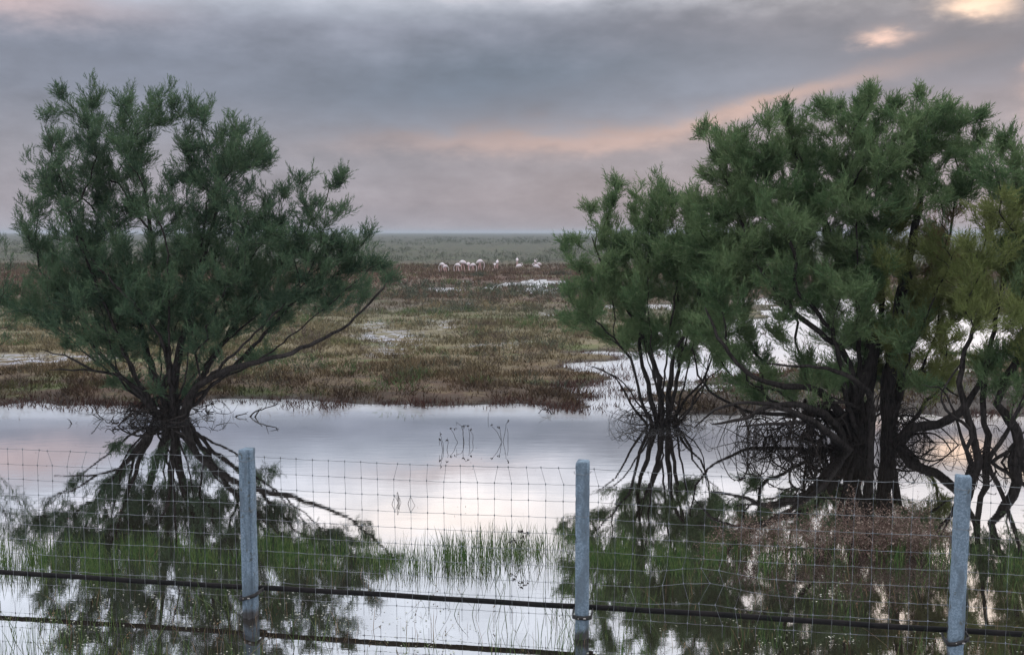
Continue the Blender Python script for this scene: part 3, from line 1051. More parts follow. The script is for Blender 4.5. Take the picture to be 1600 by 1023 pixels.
# tree standing outside on the left, a spray of it reaching in ----------
B5 = [(8, 502, 20), (24, 490, 14), (-18, 482, 32), (2, 532, 13), (-60, 452, 40), (-120, 412, 45), (-60, 522, 36), (-120, 500, 48), (-180, 430, 50),
      (-210, 350, 45), (-220, 470, 50), (-260, 400, 45), (-40, 545, 20)]
S5 = [[(-165, 652, 0), (-165, 590, 0), (-160, 500, .1), (-150, 400, .1)], [(-150, 652, 0), (-120, 600, -.1), (-70, 560, -.2), (-20, 530, -.2)],
      [(-180, 652, 0), (-200, 580, .1), (-220, 480, .2)]]
root, base, sk = tree((-165, 650), S5, B5, 'tamarisk whose foliage only just reaches in at the left edge', 4000,
                      [M_leaf_left, M_leaf_olive], 25, thick=.7, tip_scale=.6)


# ------------------------------------------------------------------ marsh plants on the land
rng = np.random.default_rng(41)


def land_samples(n, d0, d1, rng, margin=1.5):
    d = d0 * (d1 / d0) ** rng.random(n)
    x = rng.uniform(-1, 1, n) * (d * .58 + margin)
    return x, d


n = 470000
x, y = land_samples(n, 17.2, 95, rng)
h, salt, mud = land(x, y)
clump = fbm(x * 1.3, y * 1.3, 3, 90)
keep = (h > 0.012) & (rng.random(n) > salt * .97) & (rng.random(n) < np.clip((clump - .34) * 3.6, .05, 1)) & (rng.random(n) > np.clip(mud, 0, .72))
shore = (h > -0.10) & (h <= 0.012) & (rng.random(n) < .30) & (fbm(x * .9, y * .9, 3, 55) > .5) & (y < 60)
for k_, nm, mt in ((keep, 'saltmarsh_plants', M_marsh), (shore, 'waterside_weeds', M_weed)):
    X, Yy, hh, cl = x[k_], y[k_], h[k_], clump[k_]
    N = len(X)
    big_ = fbm(X * .5, Yy * .5, 2, 60)
    hgt = rng.uniform(.05, .16, N) * (0.6 + 1.5 * np.clip(cl - .3, 0, .6)) * (1 + 1.2 * np.clip(big_ - .5, 0, .5)) * (1 + np.clip(Yy - 30, 0, 60) / 60)
    if nm == 'waterside_weeds':
        hgt = rng.uniform(.04, .15, N)
        hh = np.full(N, -.02)
    wd = (.0035 + Yy * .00038) * rng.uniform(.7, 1.6, N)
    a = rng.uniform(0, math.pi, N)
    lean = rng.normal(0, .45, (N, 2)) * hgt[:, None]
    z0 = hh - .01
    V_ = np.empty((N, 3, 3), np.float32)
    V_[:, 0] = np.stack([X - np.cos(a) * wd, Yy - np.sin(a) * wd, z0], -1)
    V_[:, 1] = np.stack([X + np.cos(a) * wd, Yy + np.sin(a) * wd, z0], -1)
    V_[:, 2] = np.stack([X + lean[:, 0], Yy + lean[:, 1], z0 + hgt], -1)
    obj(nm, mesh(nm, V_.reshape(-1, 3), np.arange(N * 3).reshape(-1, 3), [mt]), kind='stuff')

n = 260000
x, y = land_samples(n, 16.4, 34, rng)
h, salt, mud = land(x, y)
pt = fbm(x * 1.1, y * 1.1, 3, 57)
k_ = (h > -.17) & (h < .05) & (rng.random(n) < np.exp(-np.clip(-h, 0, 1) * 13) * np.clip((pt - .36) * 5, .08, 1))
X, Yy = x[k_], y[k_]
N = len(X)
hgt = rng.uniform(.03, .14, N) * (1 + np.clip(pt[k_] - .5, 0, 1) * 3)
a = rng.uniform(0, math.pi, N)
wd = .0065 * rng.uniform(.6, 1.8, N)
z0 = np.minimum(h[k_], 0) * 0 + np.maximum(h[k_], 0) - .02
lean = rng.normal(0, .5, (N, 2)) * hgt[:, None]
V_ = np.empty((N, 3, 3), np.float32)
V_[:, 0] = np.stack([X - np.cos(a) * wd, Yy - np.sin(a) * wd, z0], -1)
V_[:, 1] = np.stack([X + np.cos(a) * wd, Yy + np.sin(a) * wd, z0], -1)
V_[:, 2] = np.stack([X + lean[:, 0], Yy + lean[:, 1], z0 + hgt], -1)
obj('flooded_samphire', mesh('flooded_samphire', V_.reshape(-1, 3), np.arange(N * 3).reshape(-1, 3), [M_weed]), kind='stuff')

# saltbushes ------------------------------------------------------------
BUSH_T = sprig_templates(5, 12, np.random.default_rng(8))


def bush_mesh(name, rng, n, mat, flat=.55, sz=.28):
    th, ph = rng.uniform(0, 2 * math.pi, n), np.arccos(rng.uniform(0.05, 1, n))
    rr = rng.uniform(.25, .95, n)
    lump = 0.75 + .35 * np.sin(th * 3 + rng.random() * 6) * np.sin(ph * 2)
    D = np.stack([np.cos(th) * np.sin(ph), np.sin(th) * np.sin(ph), np.cos(ph) * flat], -1)
    P_ = D * (rr * lump)[:, None] * np.array([1, 1, 1.0])
    D2 = D + rng.normal(0, .35, D.shape) + np.array([0, 0, .4])
    V_ = place_sprigs(P_, D2, rng.uniform(sz * .6, sz * 1.2, n), rng, BUSH_T)
    V_[:, 2] = np.maximum(V_[:, 2], -.02)
    return mesh(name, V_, np.arange(len(V_)).reshape(-1, 3), [mat])


brng = np.random.default_rng(17)
BM = [bush_mesh('saltbush', brng, 170, m1, fl) for m1, fl in ((M_shrub, .5), (M_shrub2, .5), (M_shrub3, .45), (M_shrub, .35), (M_shrub2, .35))]
bushes = [   # px, py of its foot, width px, kind, label
    (675, 490, 70, 0, 'dark saltbush at the left end of the bush row beyond the salt patches'),
    (728, 487, 90, 0, 'widest dark grey-green saltbush in the row below the flamingos'),
    (775, 486, 60, 3, 'low dark saltbush right of the widest one in the row'),
    (640, 488, 50, 1, 'green saltbush beside the tip of the left tamarisk'),
    (758, 512, 66, 2, 'brown saltbush below the dark bush row in mid marsh'),
    (826, 514, 58, 1, 'fresh green saltbush right of the brown one in mid marsh'),
    (775, 522, 44, 3, 'small grey saltbush just in front of the brown one'),
    (710, 507, 40, 2, 'small brown saltbush behind the pale salt patch'),
    (744, 556, 44, 4, 'bright low green saltbush in the middle of the marsh'),
    (690, 561, 30, 2, 'small brown saltbush left of the bright green one'),
    (636, 560, 36, 4, 'small green saltbush at the foot of the pale salt track'),
    (668, 418, 26, 0, 'round grey saltbush left of all the flamingos'),
    (770, 446, 60, 3, 'long low grey saltbush in front of the distant pools'),
    (745, 432, 70, 3, 'grey saltbush mound just in front of the flamingo group'),
    (876, 430, 60, 3, 'grey-green saltbush mound near the rightmost flamingos'),
    (825, 412, 34, 1, 'green saltbush behind the right hand flamingos'),
    (930, 512, 50, 1, 'green saltbush by the pool under the leaning tamarisk'),
    (470, 585, 40, 4, 'low green saltbush seen under the left tamarisk limb'),
    (30, 540, 50, 4, 'low green saltbush on the marsh at the left edge'),
]
for bx, by, bw, kd, lb in bushes:
    g = on_level(bx, by, .08)
    r_ = bw / 2 * g[1] / F * 1.05
    o_ = obj('saltbush', BM[kd], None, (g[0], g[1], max(0.0, float(land(np.array([g[0]]), np.array([g[1]]))[0][0]) - .03)), lb, 'shrub', 'saltbushes scattered over the marsh')
    o_.scale = (r_, r_ * .8, r_ * (.75 if kd != 3 else .6))
    o_.rotation_euler = (0, 0, brng.uniform(0, 6))

# small mounds of saltmarsh growth too many to count
mrng = np.random.default_rng(63)
T5 = sprig_templates(6, 6, mrng)
for t_ in T5:
    t_[:] = t_ * np.array([1.5, 1.5, 1])
for nm, mt, cnt, sd2 in (('grey_marsh_tussocks', M_shrub, 520, 1), ('brown_marsh_tussocks', M_shrub3, 620, 2), ('green_marsh_tussocks', M_shrub2, 420, 3), ('straw_marsh_tussocks', M_straw_low, 520, 4)):
    xx, d = land_samples(cnt, 17.6, 60, mrng)
    hh = land(xx, d)[0]
    ok = (hh > .03) & (fbm(xx * .35, d * .35, 2, 200 + sd2) > .47)
    xx, d, hh = xx[ok], d[ok], hh[ok]
    n = len(d)
    kk = 26
    rr = mrng.uniform(.10, .34, n) * (1 + d / 60)
    th = mrng.uniform(0, 2 * math.pi, (n, kk))
    ra = mrng.random((n, kk)) ** .6
    P_ = np.stack([xx[:, None] + np.cos(th) * ra * rr[:, None], d[:, None] + np.sin(th) * ra * rr[:, None],
                   hh[:, None] + rr[:, None] * .45 * (1 - ra ** 2) * mrng.random((n, kk))], -1).reshape(-1, 3)
    D_ = np.stack([np.cos(th) * ra, np.sin(th) * ra, np.full(th.shape, .9)], -1).reshape(-1, 3) + mrng.normal(0, .3, (n * kk, 3))
    V_ = place_sprigs(P_, D_, np.repeat(rr * .6, kk) * mrng.uniform(.5, 1.2, n * kk), mrng, T5)
    obj(nm, mesh(nm, V_, np.arange(len(V_)).reshape(-1, 3), [mt]), kind='stuff')

# distant scrub that reads as one mass
n = 5200
d = 44 * (520 / 44) ** rng.random(n)
xx = rng.uniform(-1, 1, n) * (d * .62)
yb = fbm(xx * .05, np.log(d) * 6, 3, 12)
in_red = (d < 100) & (d > 44)
keep = (yb > np.where(in_red, .56, .44))
d, xx = d[keep], xx[keep]
hh = land(xx, d)[0]
ok = hh > 0.03
d, xx, hh = d[ok], xx[ok], hh[ok]
n = len(d)
kk = 10
rr = rng.uniform(.25, .8, n) * (1 + d / 300)
th = rng.uniform(0, 2 * math.pi, (n, kk))
ra = rng.random((n, kk)) ** .5
P_ = np.stack([xx[:, None] + np.cos(th) * ra * rr[:, None], d[:, None] + np.sin(th) * ra * rr[:, None] * .7,
               (hh[:, None] + rr[:, None] * .30 * (1 - ra))], -1).reshape(-1, 3)
D_ = rng.normal(0, .5, P_.shape) + np.array([0, 0, 1.0])
T3 = sprig_templates(4, 5, np.random.default_rng(9))
for t_ in T3:
    t_[:] = t_ * np.array([1.8, 1.8, 1])
V_ = place_sprigs(P_, D_, np.repeat(rr * .6, kk), rng, T3)
obj('distant_scrub', mesh('distant_scrub', V_, np.arange(len(V_)).reshape(-1, 3), [M_shrub]), kind='stuff')


# ------------------------------------------------------------------ flamingos
def flamingo(px, py, pose, yaw, s_, label, rngs):
    """px, py: feet in the photograph"""
    g = on_level(px, py, .03)
    root = obj('flamingo', None, None, (g[0], g[1], .02), label, 'flamingo', 'flamingos feeding on the far marsh')
    root.rotation_euler = (0, 0, yaw)
    s_ *= 1.12
    root.scale = (s_, s_, s_)
    a = Acc()
    body = [(-.30, .66, .015), (-.24, .70, .06), (-.14, .76, .115), (-.02, .80, .145), (.10, .80, .125), (.18, .79, .07)]
    if pose == 'feed':
        neck = [(.23, .76, .035), (.30, .68, .028), (.34, .55, .024), (.33, .40, .022), (.29, .28, .022), (.27, .18, .024), (.27, .12, .036), (.24, .07, .030)]
        beak = [(.24, .07, .024), (.19, .045, .016), (.16, .06, .006)]
    elif pose == 'up':
        neck = [(.23, .84, .04), (.27, .95, .028), (.25, 1.07, .024), (.22, 1.17, .022), (.23, 1.27, .022), (.28, 1.33, .036), (.33, 1.31, .028)]
        beak = [(.33, 1.31, .022), (.37, 1.28, .016), (.38, 1.24, .006)]
    else:  # head laid back along the flank
        neck = [(.23, .83, .04), (.29, .92, .03), (.27, 1.0, .025), (.19, 1.01, .025), (.12, .96, .034), (.08, .92, .03)]
        beak = [(.08, .92, .02), (.04, .89, .014), (.02, .86, .006)]
    low = -.42 if pose == 'sit' else 0
    pr = np.array(body + neck)
    a.tube(np.stack([pr[:, 0], np.zeros(len(pr)), pr[:, 1] + low], -1), pr[:, 2], 10, True, 1.0)
    obj('body', a.mesh('body', [M_bird], smooth=True), root)
    b = Acc()
    pb = np.array(beak)
    b.tube(np.stack([pb[:, 0], np.zeros(len(pb)), pb[:, 1] + low], -1), pb[:, 2], 6)
    obj('beak', b.mesh('beak', [M_beak]), root)
    for sgn in (-1, 1):
        l_ = Acc()
        sp = .10 * sgn if pose == 'feed' else .03 * sgn
        l_.tube([(0 + sp * .2, .05 * sgn, .70 + low), (sp * .6, .05 * sgn, .60 + low * .9), (-.02 + sp, .05 * sgn, .34 + low * .6), (sp * 1.6, .05 * sgn, 0)],
                [.042, .025, .023, .018], 6)
        l_.box((sp * 1.6 + .04, .05 * sgn, .0), (.09, .06, .012))
        obj('leg', l_.mesh('leg', [M_leg]), root)


birds = [
    (691, 427, 'feed', math.pi * .86, .80, 'leftmost flamingo bending down, just behind its partner'),
    (696, 428, 'feed', .25, .68, 'second flamingo from the left, back low and tail to the right'),
    (723, 427, 'feed', math.pi * .95, .98, 'biggest flamingo with the tallest rounded back in the tight group'),
    (715, 428, 'feed', math.pi * .9, .80, 'flamingo stepping left at the left end of the tight group'),
    (732, 425, 'feed', math.pi * .4, .76, 'pinkish flamingo half hidden in the middle of the tight group'),
    (739, 428, 'feed', .3, .80, 'flamingo with a straddled leg right of the pinkish one'),
    (750, 425, 'feed', math.pi * .12, .98, 'flamingo with a high round back at the right end of the tight group'),
    (773, 423, 'feed', math.pi * .5, .62, 'small flamingo on the left of the pair standing apart in the middle'),
    (777, 422, 'rest', math.pi * .45, .80, 'taller flamingo on the right of the pair standing apart in the middle'),
    (808, 418, 'rest', math.pi * .5, .80, 'slim upright flamingo behind the crouching one'),
    (811, 422, 'sit', .15, .90, 'crouching flamingo with its neck curled to the right'),
    (836, 417, 'rest', math.pi * .55, .60, 'small flamingo at the back of the right hand pair'),
    (838, 423, 'sit', math.pi * 1.0, .95, 'crouching flamingo at the left front of the right hand trio'),
    (842, 423, 'up', math.pi * .9, .66, 'rightmost flamingo with its neck held up'),
]
for i_, b in enumerate(birds):
    flamingo(*b, i_)


# ------------------------------------------------------------------ water grass
def blades(name, mat, X, Yy, hgt, wd, lean, rng, z0=-.04, curve=.5, label=None):
    N = len(X)
    a = rng.uniform(0, math.pi, N)
    ca, sa = np.cos(a) * wd, np.sin(a) * wd
    ld = rng.normal(0, 1, (N, 2)) * lean[:, None] * hgt[:, None]
    V_ = np.empty((N, 7, 3), np.float32)
    for i_, t in enumerate((0, .35, .7)):
        cxy = ld * (t ** (1 + curve))
        wv = 1 - .35 * t
        zz = z0 + hgt * t
        V_[:, 2 * i_] = np.stack([X + cxy[:, 0] - ca * wv, Yy + cxy[:, 1] - sa * wv, zz], -1)
        V_[:, 2 * i_ + 1] = np.stack([X + cxy[:, 0] + ca * wv, Yy + cxy[:, 1] + sa * wv, zz], -1)
    V_[:, 6] = np.stack([X + ld[:, 0], Yy + ld[:, 1], z0 + hgt], -1)
    f0 = np.array([[0, 1, 3], [0, 3, 2], [2, 3, 5], [2, 5, 4], [4, 5, 6]])
    Fc = (f0[None] + (np.arange(N) * 7)[:, None, None]).reshape(-1, 3)
    return obj(name, mesh(name, V_.reshape(-1, 3), Fc, [mat]), kind='stuff')


def screen_scatter(n, x0, x1, y0, y1, rng, dens=None):
    px = rng.uniform(x0, x1, n)
    py = rng.uniform(y0, y1, n)
    if dens is not None:
        k_ = rng.random(n) < dens(px, py)
        px, py = px[k_], py[k_]
    dv = -((511.5 - py) / F * CP - SP)
    t = H / dv
    return (px - 800) / F * t, (CP + (511.5 - py) / F * SP) * t


def band(px, py):
    mid = 872 + 8 * np.sin(px * .013) + 10 * (fbm(px * .01, px * 0, 2, 4) - .5)
    wdt = 17 + 10 * fbm(px * .012, px * 0 + 3, 2, 5)
    d_ = np.exp(-((py - mid) / wdt) ** 4)
    gap = np.where((px > 600) & (px < 860), .95, 1.0) * np.where((px > 868) & (px < 900), .55, 1) * np.where(px > 1460, .35, 1) * np.where(px < 40, .8, 1)
    cl = np.clip((fbm(px * .035, py * .05, 3, 6) - .40) * 5, 0.03, 1)
    cl = np.where((px > 590) & (px < 900), np.maximum(cl, .45), cl)
    return d_ * gap * cl


rng = np.random.default_rng(51)
X, Yy = screen_scatter(27000, -60, 1660, 830, 930, rng, band)
N = len(X)
blades('water_grass', M_reed, X, Yy, rng.uniform(.10, .30, N), .0026 * rng.uniform(.7, 1.4, N), np.abs(rng.normal(.14, .12, N)), rng)
# loose grass and straws nearer to the bank
X, Yy = screen_scatter(5200, -40, 1640, 905, 1075, rng,
                       lambda px, py: np.clip((fbm(px * .010, py * .018, 3, 9) - .46) * 5, 0.02, 1) * np.where((px > 560) & (px < 860), .35, 1))
N = len(X)
blades('loose_water_grass', M_reed, X, Yy, rng.uniform(.08, .36, N), .0022 * rng.uniform(.7, 1.4, N), np.abs(rng.normal(.2, .16, N)), rng)
X, Yy = screen_scatter(900, -40, 1640, 880, 1075, rng,
                       lambda px, py: np.clip((fbm(px * .012, py * .02, 3, 19) - .42) * 4, 0.05, 1))
N = len(X)
blades('dry_water_stems', M_straw, X, Yy, rng.uniform(.08, .26, N), .0018 * rng.uniform(.7, 1.4, N), np.abs(rng.normal(.2, .2, N)), rng)

# tiny petals and scraps floating among the grass
X, Yy = screen_scatter(7500, -20, 1620, 885, 1060, rng,
                       lambda px, py: np.clip((fbm(px * .010, py * .03, 3, 29) - .5) * 5, 0.0, 1) * (py - 860) / 200)
N = len(X)
a = rng.uniform(0, math.pi, N)
s1 = rng.uniform(.004, .013, N)
V_ = np.empty((N, 4, 3), np.float32)
for i_, (p1, p2) in enumerate(((1, 0), (0, .7), (-1, 0), (0, -.6))):
    V_[:, i_] = np.stack([X + (np.cos(a) * p1 - np.sin(a) * p2) * s1, Yy + (np.sin(a) * p1 + np.cos(a) * p2) * s1,
                          np.full(N, .004) + rng.uniform(0, .003, N)], -1)
obj('floating_petals', mesh('floating_petals', V_.reshape(-1, 3), np.arange(N * 4).reshape(-1, 4), [M_fleck]), kind='stuff')

X, Yy = screen_scatter(900, 20, 1500, 640, 900, rng,
                       lambda px, py: np.clip((fbm(px * .008, py * .02, 3, 39) - .48) * 5, 0.03, 1))
N = len(X)
a = rng.uniform(0, math.pi, N)
s1 = rng.uniform(.006, .022, N)
V_ = np.empty((N, 4, 3), np.float32)
for i_, (p1, p2) in enumerate(((1, 0), (0, .25), (-1, 0), (0, -.2))):
    V_[:, i_] = np.stack([X + (np.cos(a) * p1 - np.sin(a) * p2) * s1, Yy + (np.sin(a) * p1 + np.cos(a) * p2) * s1,
                          np.full(N, .004) + rng.uniform(0, .004, N)], -1)
obj('floating_litter', mesh('floating_litter', V_.reshape(-1, 3), np.arange(N * 4).reshape(-1, 4), [M_weed]), kind='stuff')

# dark stalks with knobbly heads in the near water
acc = Acc()
X, Yy = screen_scatter(60, -20, 1620, 930, 1050, rng)
for x_, y_ in zip(X, Yy):
    hgt = rng.uniform(.06, .17)
    tip = np.array([x_ + rng.normal(0, .03), y_ + rng.normal(0, .03), hgt])
    acc.tube([(x_, y_, -.03), (x_ + rng.normal(0, .01), y_, hgt * .5), tip], [.0016, .0014, .001], 3)
    for _ in range(rng.integers(2, 6)):
        t = rng.uniform(.5, 1)
        c0 = np.array([x_, y_, 0]) * (1 - t) + tip * t + rng.normal(0, .006, 3)
        acc.tube([c0 - [0, 0, .006], c0, c0 + [0, 0, .006]], [.001, .0045, .001], 4)
obj('knotweed_stalks', acc.mesh('knotweed_stalks', [M_straw]), kind='stuff')


# ------------------------------------------------------------------ dead stems standing in the open water
def dead_plant(px, py, paths, heads, label, name='dead_plant', cat='dead plant', r=.004, group='dead stems in the open water'):
    """paths: lists of (dx, height) in photo pixels round the foot (px, py)"""
    g = on_level(px, py)
    ppm = F / g[1]
    root = obj(name, None, None, g, label, cat, group)
    lr = np.random.default_rng(int(px * 7 + py))
    for pth in paths:
        a = Acc()
        dyy = lr.normal(0, .04)
        pts = [np.array([dx_ / ppm, dyy * ii, hh_ / ppm]) for ii, (dx_, hh_) in enumerate(pth)]
        pts[0][2] -= .03
        fin = []
        for p_, q_ in zip(pts[:-1], pts[1:]):
            for t in (0, .33, .66):
                fin.append(p_ * (1 - t) + q_ * t + lr.normal(0, .003, 3))
        fin.append(pts[-1])
        a.tube(fin, np.linspace(r, r * .6, len(fin)), 5)
        obj('stem', a.mesh('stem', [M_dead]), root)
    if heads:
        for dx_, hh_ in heads:
            a = Acc()
            c0 = np.array([dx_ / ppm, lr.normal(0, .03), hh_ / ppm])
            for _ in range(7):
                cc = c0 + lr.normal(0, .010, 3)
                s2 = lr.uniform(.005, .009)
                a.tube([cc - [0, 0, s2], cc - [0, 0, s2 * .3], cc + [0, 0, s2 * .4], cc + [0, 0, s2]], [s2 * .3, s2, s2 * .9, s2 * .2], 6)
            obj('seed_head', a.mesh('seed_head', [M_dead]), root)


dead_plant(690, 703, [[(4, 0), (2, 12), (-2, 24)], [(2, 0), (0, 14), (-4, 20), (-3, 8)], [(8, 0), (10, 10), (8, 16)]],
           [(-1, 26), (-3, 18), (9, 17)], 'short drooping dead stem, leftmost of the seeded stems in open water')
dead_plant(716, 691, [[(0, 0), (-6, 12), (-12, 22)], [(8, 0), (8, 12), (4, 22), (-4, 27), (-5, 20)], [(9, 0), (8, 22), (12, 29), (17, 26)],
                      [(18, 0), (18, 14), (16, 22)], [(23, 0), (23, 12), (18, 20)]],
           [(-12, 22), (-5, 22), (8, 26), (15, 27), (20, 21)], 'bushiest dead plant with many bent seeded stems in open water')
dead_plant(785, 690, [[(0, 0), (-8, 16), (-18, 28)], [(0, 0), (4, 14), (5, 27), (10, 32)], [(-2, 6), (-3, 16), (-5, 23)], [(9, 0), (9, 12), (8, 22)]],
           [(-17, 27), (9, 33), (-6, 23)], 'forked dead stem making an X with its reflection in open water')
dead_plant(763, 655, [[(0, 0), (0, 12)]], None, 'single straight twig poking up near the far shore', 'dead_twig')
dead_plant(618, 788, [[(-6, 0), (-2, 14), (3, 0)]], None, 'small bent reed looped over, left of the twisted one', 'bent_reed', 'reed', .0035, 'bent reeds seen through the fence')
dead_plant(622, 784, [[(0, 0), (-1, 10), (0, 19), (3, 10), (4, 0)], [(2, 0), (1, 12), (3, 6), (5, 0)]], None,
           'tallest narrow twisted reed loop seen through the fence', 'bent_reed', 'reed', .0035, 'bent reeds seen through the fence')
dead_plant(643, 786, [[(-6, 0), (-1, 13), (7, 0)]], None, 'wide bent reed making a diamond with its reflection', 'bent_reed', 'reed', .0035, 'bent reeds seen through the fence')
dead_plant(812, 872, [[(0, 0), (1, 20), (3, 34), (-2, 40)], [(3, 26), (9, 36), (13, 40)], [(1, 22), (-9, 30), (-14, 28)]],
           [(0, 42), (3, 45), (12, 41), (-14, 28), (-8, 31), (6, 38)], 'dried flower stalk rising above the water grass', 'flower_stalk', 'dead plant', .003)


def branch_thing(px, py, limbs, label, name='dead_branch', r=.014):
    g = on_level(px, py)
    ppm = F / g[1]
    lr = np.random.default_rng(int(px))
    a = Acc()
    for pth in limbs:
        pts = np.array([[dx_ / ppm, lr.normal(0, .03), hh_ / ppm - (.03 if ii == 0 else 0)] for ii, (dx_, hh_) in enumerate(pth)])
        fin = []
        for p_, q_ in zip(pts[:-1], pts[1:]):
            for t in (0, .33, .66):
                fin.append(p_ * (1 - t) + q_ * t + lr.normal(0, .005, 3))
                if lr.random() < .5:
                    d_ = lr.normal(0, 1, 3) * .05
                    d_[2] = abs(d_[2])
                    a.tube([fin[-1], fin[-1] + d_ * .6, fin[-1] + d_], [r * .4, r * .3, r * .15], 4)
        fin.append(pts[-1])
        a.tube(fin, np.linspace(r, r * .45, len(fin)), 6)
    obj(name, a.mesh(name, [M_dead], (0, 0, 0)), None, g, label, 'branch')


branch_thing(385, 651, [[(2, 0), (14, 8), (30, 14), (46, 18), (50, 22)], [(12, 0), (20, 9), (24, 15)], [(-22, 0), (-10, 3), (0, 4)]],
             'gnarled dead branch lying in water just right of the left tamarisk')
branch_thing(110, 662, [[(4, 0), (0, 4), (-6, 8)], [(2, 0), (-3, 5)]], 'tiny forked twig in water far left of the left tamarisk', 'dead_twig', .007)
branch_thing(148, 655, [[(16, 0), (6, 8), (-4, 20), (-8, 24)], [(10, 2), (0, 5), (-3, 8)]], 'dead twig slanting out of the water beside the left tamarisk', 'dead_twig', .009)
branch_thing(855, 646, [[(8, 0), (2, 7), (-8, 6), (-14, 0)], [(0, 6), (4, 10)]], 'arched dead branch in water by the far shore right of centre', 'dead_branch', .011)

# ------------------------------------------------------------------ dry bush behind the fence
def dry_bush(px, py, wpx, hpx, n, label, seed):
    g = on_level(px, py)
    ppm = F / g[1]
    lr = np.random.default_rng(seed)
    st, sd_ = Acc(), []
    for _ in range(n):
        x0 = lr.uniform(-.5, .5) * wpx / ppm * .8
        y0 = lr.normal(0, .12)
        L = hpx / ppm * lr.uniform(.55, 1.05) * (1.05 - .5 * abs(x0) / (wpx / ppm * .5))
        d_ = norm(np.array([x0 * .5 + lr.normal(0, .3), lr.normal(0, .3), 1.0]))
        pts = [np.array([x0, y0, -.03])]
        for ii in range(7):
            d_ = norm(d_ + lr.normal(0, .20, 3) - np.array([0, 0, .06 * ii * .4]))
            pts.append(pts[-1] + d_ * L / 7)
            if ii > 1:
                for _k in range(2):
                    e_ = norm(d_ + lr.normal(0, .7, 3))
                    l2 = lr.uniform(.04, .12)
                    tip = pts[-1] + e_ * l2
                    st.tube([pts[-1], pts[-1] + e_ * l2 * .5 + lr.normal(0, .004, 3), tip], [.0014, .0012, .001], 3, False)
                    if lr.random() < .8:
                        sd_.append(tip)
                    sd_.append(pts[-1] + e_ * l2 * .5)
        st.tube(pts, np.linspace(.003, .0012, len(pts)), 3, False)
    root = obj('dry_shrub', None, None, g, label, 'dry shrub', 'dry seeded shrubs behind the fence')
    obj('stems', st.mesh('stems', [M_dry]), root, kind='stuff')
    sd_ = np.array(sd_)
    sd_ = np.repeat(sd_, 2, 0) + lr.normal(0, .008, (len(sd_) * 2, 3))
    N_ = len(sd_)
    V_ = (sd_[:, None, :] + lr.normal(0, .0062, (N_, 3, 3))).reshape(-1, 3)
    obj('seed_heads', mesh('seed_heads', V_, np.arange(N_ * 3).reshape(-1, 3), [M_seed]), root, kind='stuff')


dry_bush(1350, 864, 200, 104, 150, 'fullest rose-brown dry shrub behind the fence below the two-trunked tamarisk', 61)
dry_bush(1225, 862, 140, 84, 60, 'thinner dry shrub left of the fullest one behind the fence', 62)
dry_bush(1440, 858, 90, 90, 60, 'dry shrub right of the fullest one, close to the last post', 63)
dry_bush(1160, 862, 110, 70, 40, 'sparse low dry shrub, leftmost of those behind the fence', 64)

# ------------------------------------------------------------------ fence
p1, p2, p3 = on_level(389, 965), on_level(909, 998), on_level(1495, 1038)
posts = [p1 - (p2 - p1) * 1.02, p1, p2, p3, p3 + (p3 - p2)]
PH = 1.415
fence = obj('wire_fence', None, None, p1, 'woven wire fence on pale concrete posts standing in the water', 'fence')
along = norm(p3 - p1)
ang = math.atan2(along[1], along[0])


def post_mesh(seed):
    lr = np.random.default_rng(seed)
    prof = [(-.062, .0), (-.056, -.008), (-.014, -.008), (-.008, -.006), (-.004, -.008), (-.001, -.026), (.018, -.033), (.023, -.026), (.030, .008), (.036, .003), (.052, .004), (.058, .012),
            (.054, .098), (.046, .106), (-.048, .106), (-.056, .098)]
    if seed != 71:                       # the other posts are plain with a bevelled right edge
        prof = [(-.062, .0), (-.056, -.008), (-.02, -.009), (.0, -.009), (.010, -.009), (.020, -.008), (.026, -.006), (.030, -.002), (.052, .016),
                (.058, .026), (.056, .060), (.054, .098), (.046, .106), (-.048, .106), (-.056, .098)]
    prof = np.array(prof) * np.array([.88, 1.0])
    nz = 60
    zs = np.linspace(-.45, PH, nz)
    V_, nP = [], len(prof)
    for z in zs:
        q_ = prof.copy()
        q_ += lr.normal(0, .0007, q_.shape)
        ch = lr.random(nP) < .05
        q_[ch] *= .93
        V_.append(np.column_stack([q_, np.full(nP, z)]))
    V_[-1][:, 2] += lr.normal(0, .003, nP)
    top = V_[-1].copy()
    inner = top.copy()
    c0 = top.mean(0)
    inner = c0 + (top - c0) * np.array([.9, .9, 1]) + np.array([0, 0, .008])
    V_.append(inner)
    V_ = np.concatenate(V_)
    nz += 1
    i_ = np.arange(nz - 1)[:, None] * nP
    j_ = np.arange(nP)[None, :]
    jn = (j_ + 1) % nP
    f_ = np.stack([i_ + j_, i_ + jn, i_ + jn + nP, i_ + j_ + nP], -1).reshape(-1, 4)
    f_ = np.concatenate([f_[:, [0, 1, 2]], f_[:, [0, 2, 3]]])
    cap = len(V_)
    V_ = np.concatenate([V_, [V_[-nP:].mean(0)]])
    b0 = (nz - 1) * nP
    f_ = np.concatenate([f_, np.stack([b0 + np.arange(nP), b0 + (np.arange(nP) + 1) % nP, np.full(nP, cap)], -1)])
    return mesh('post', V_, f_, [M_concrete])


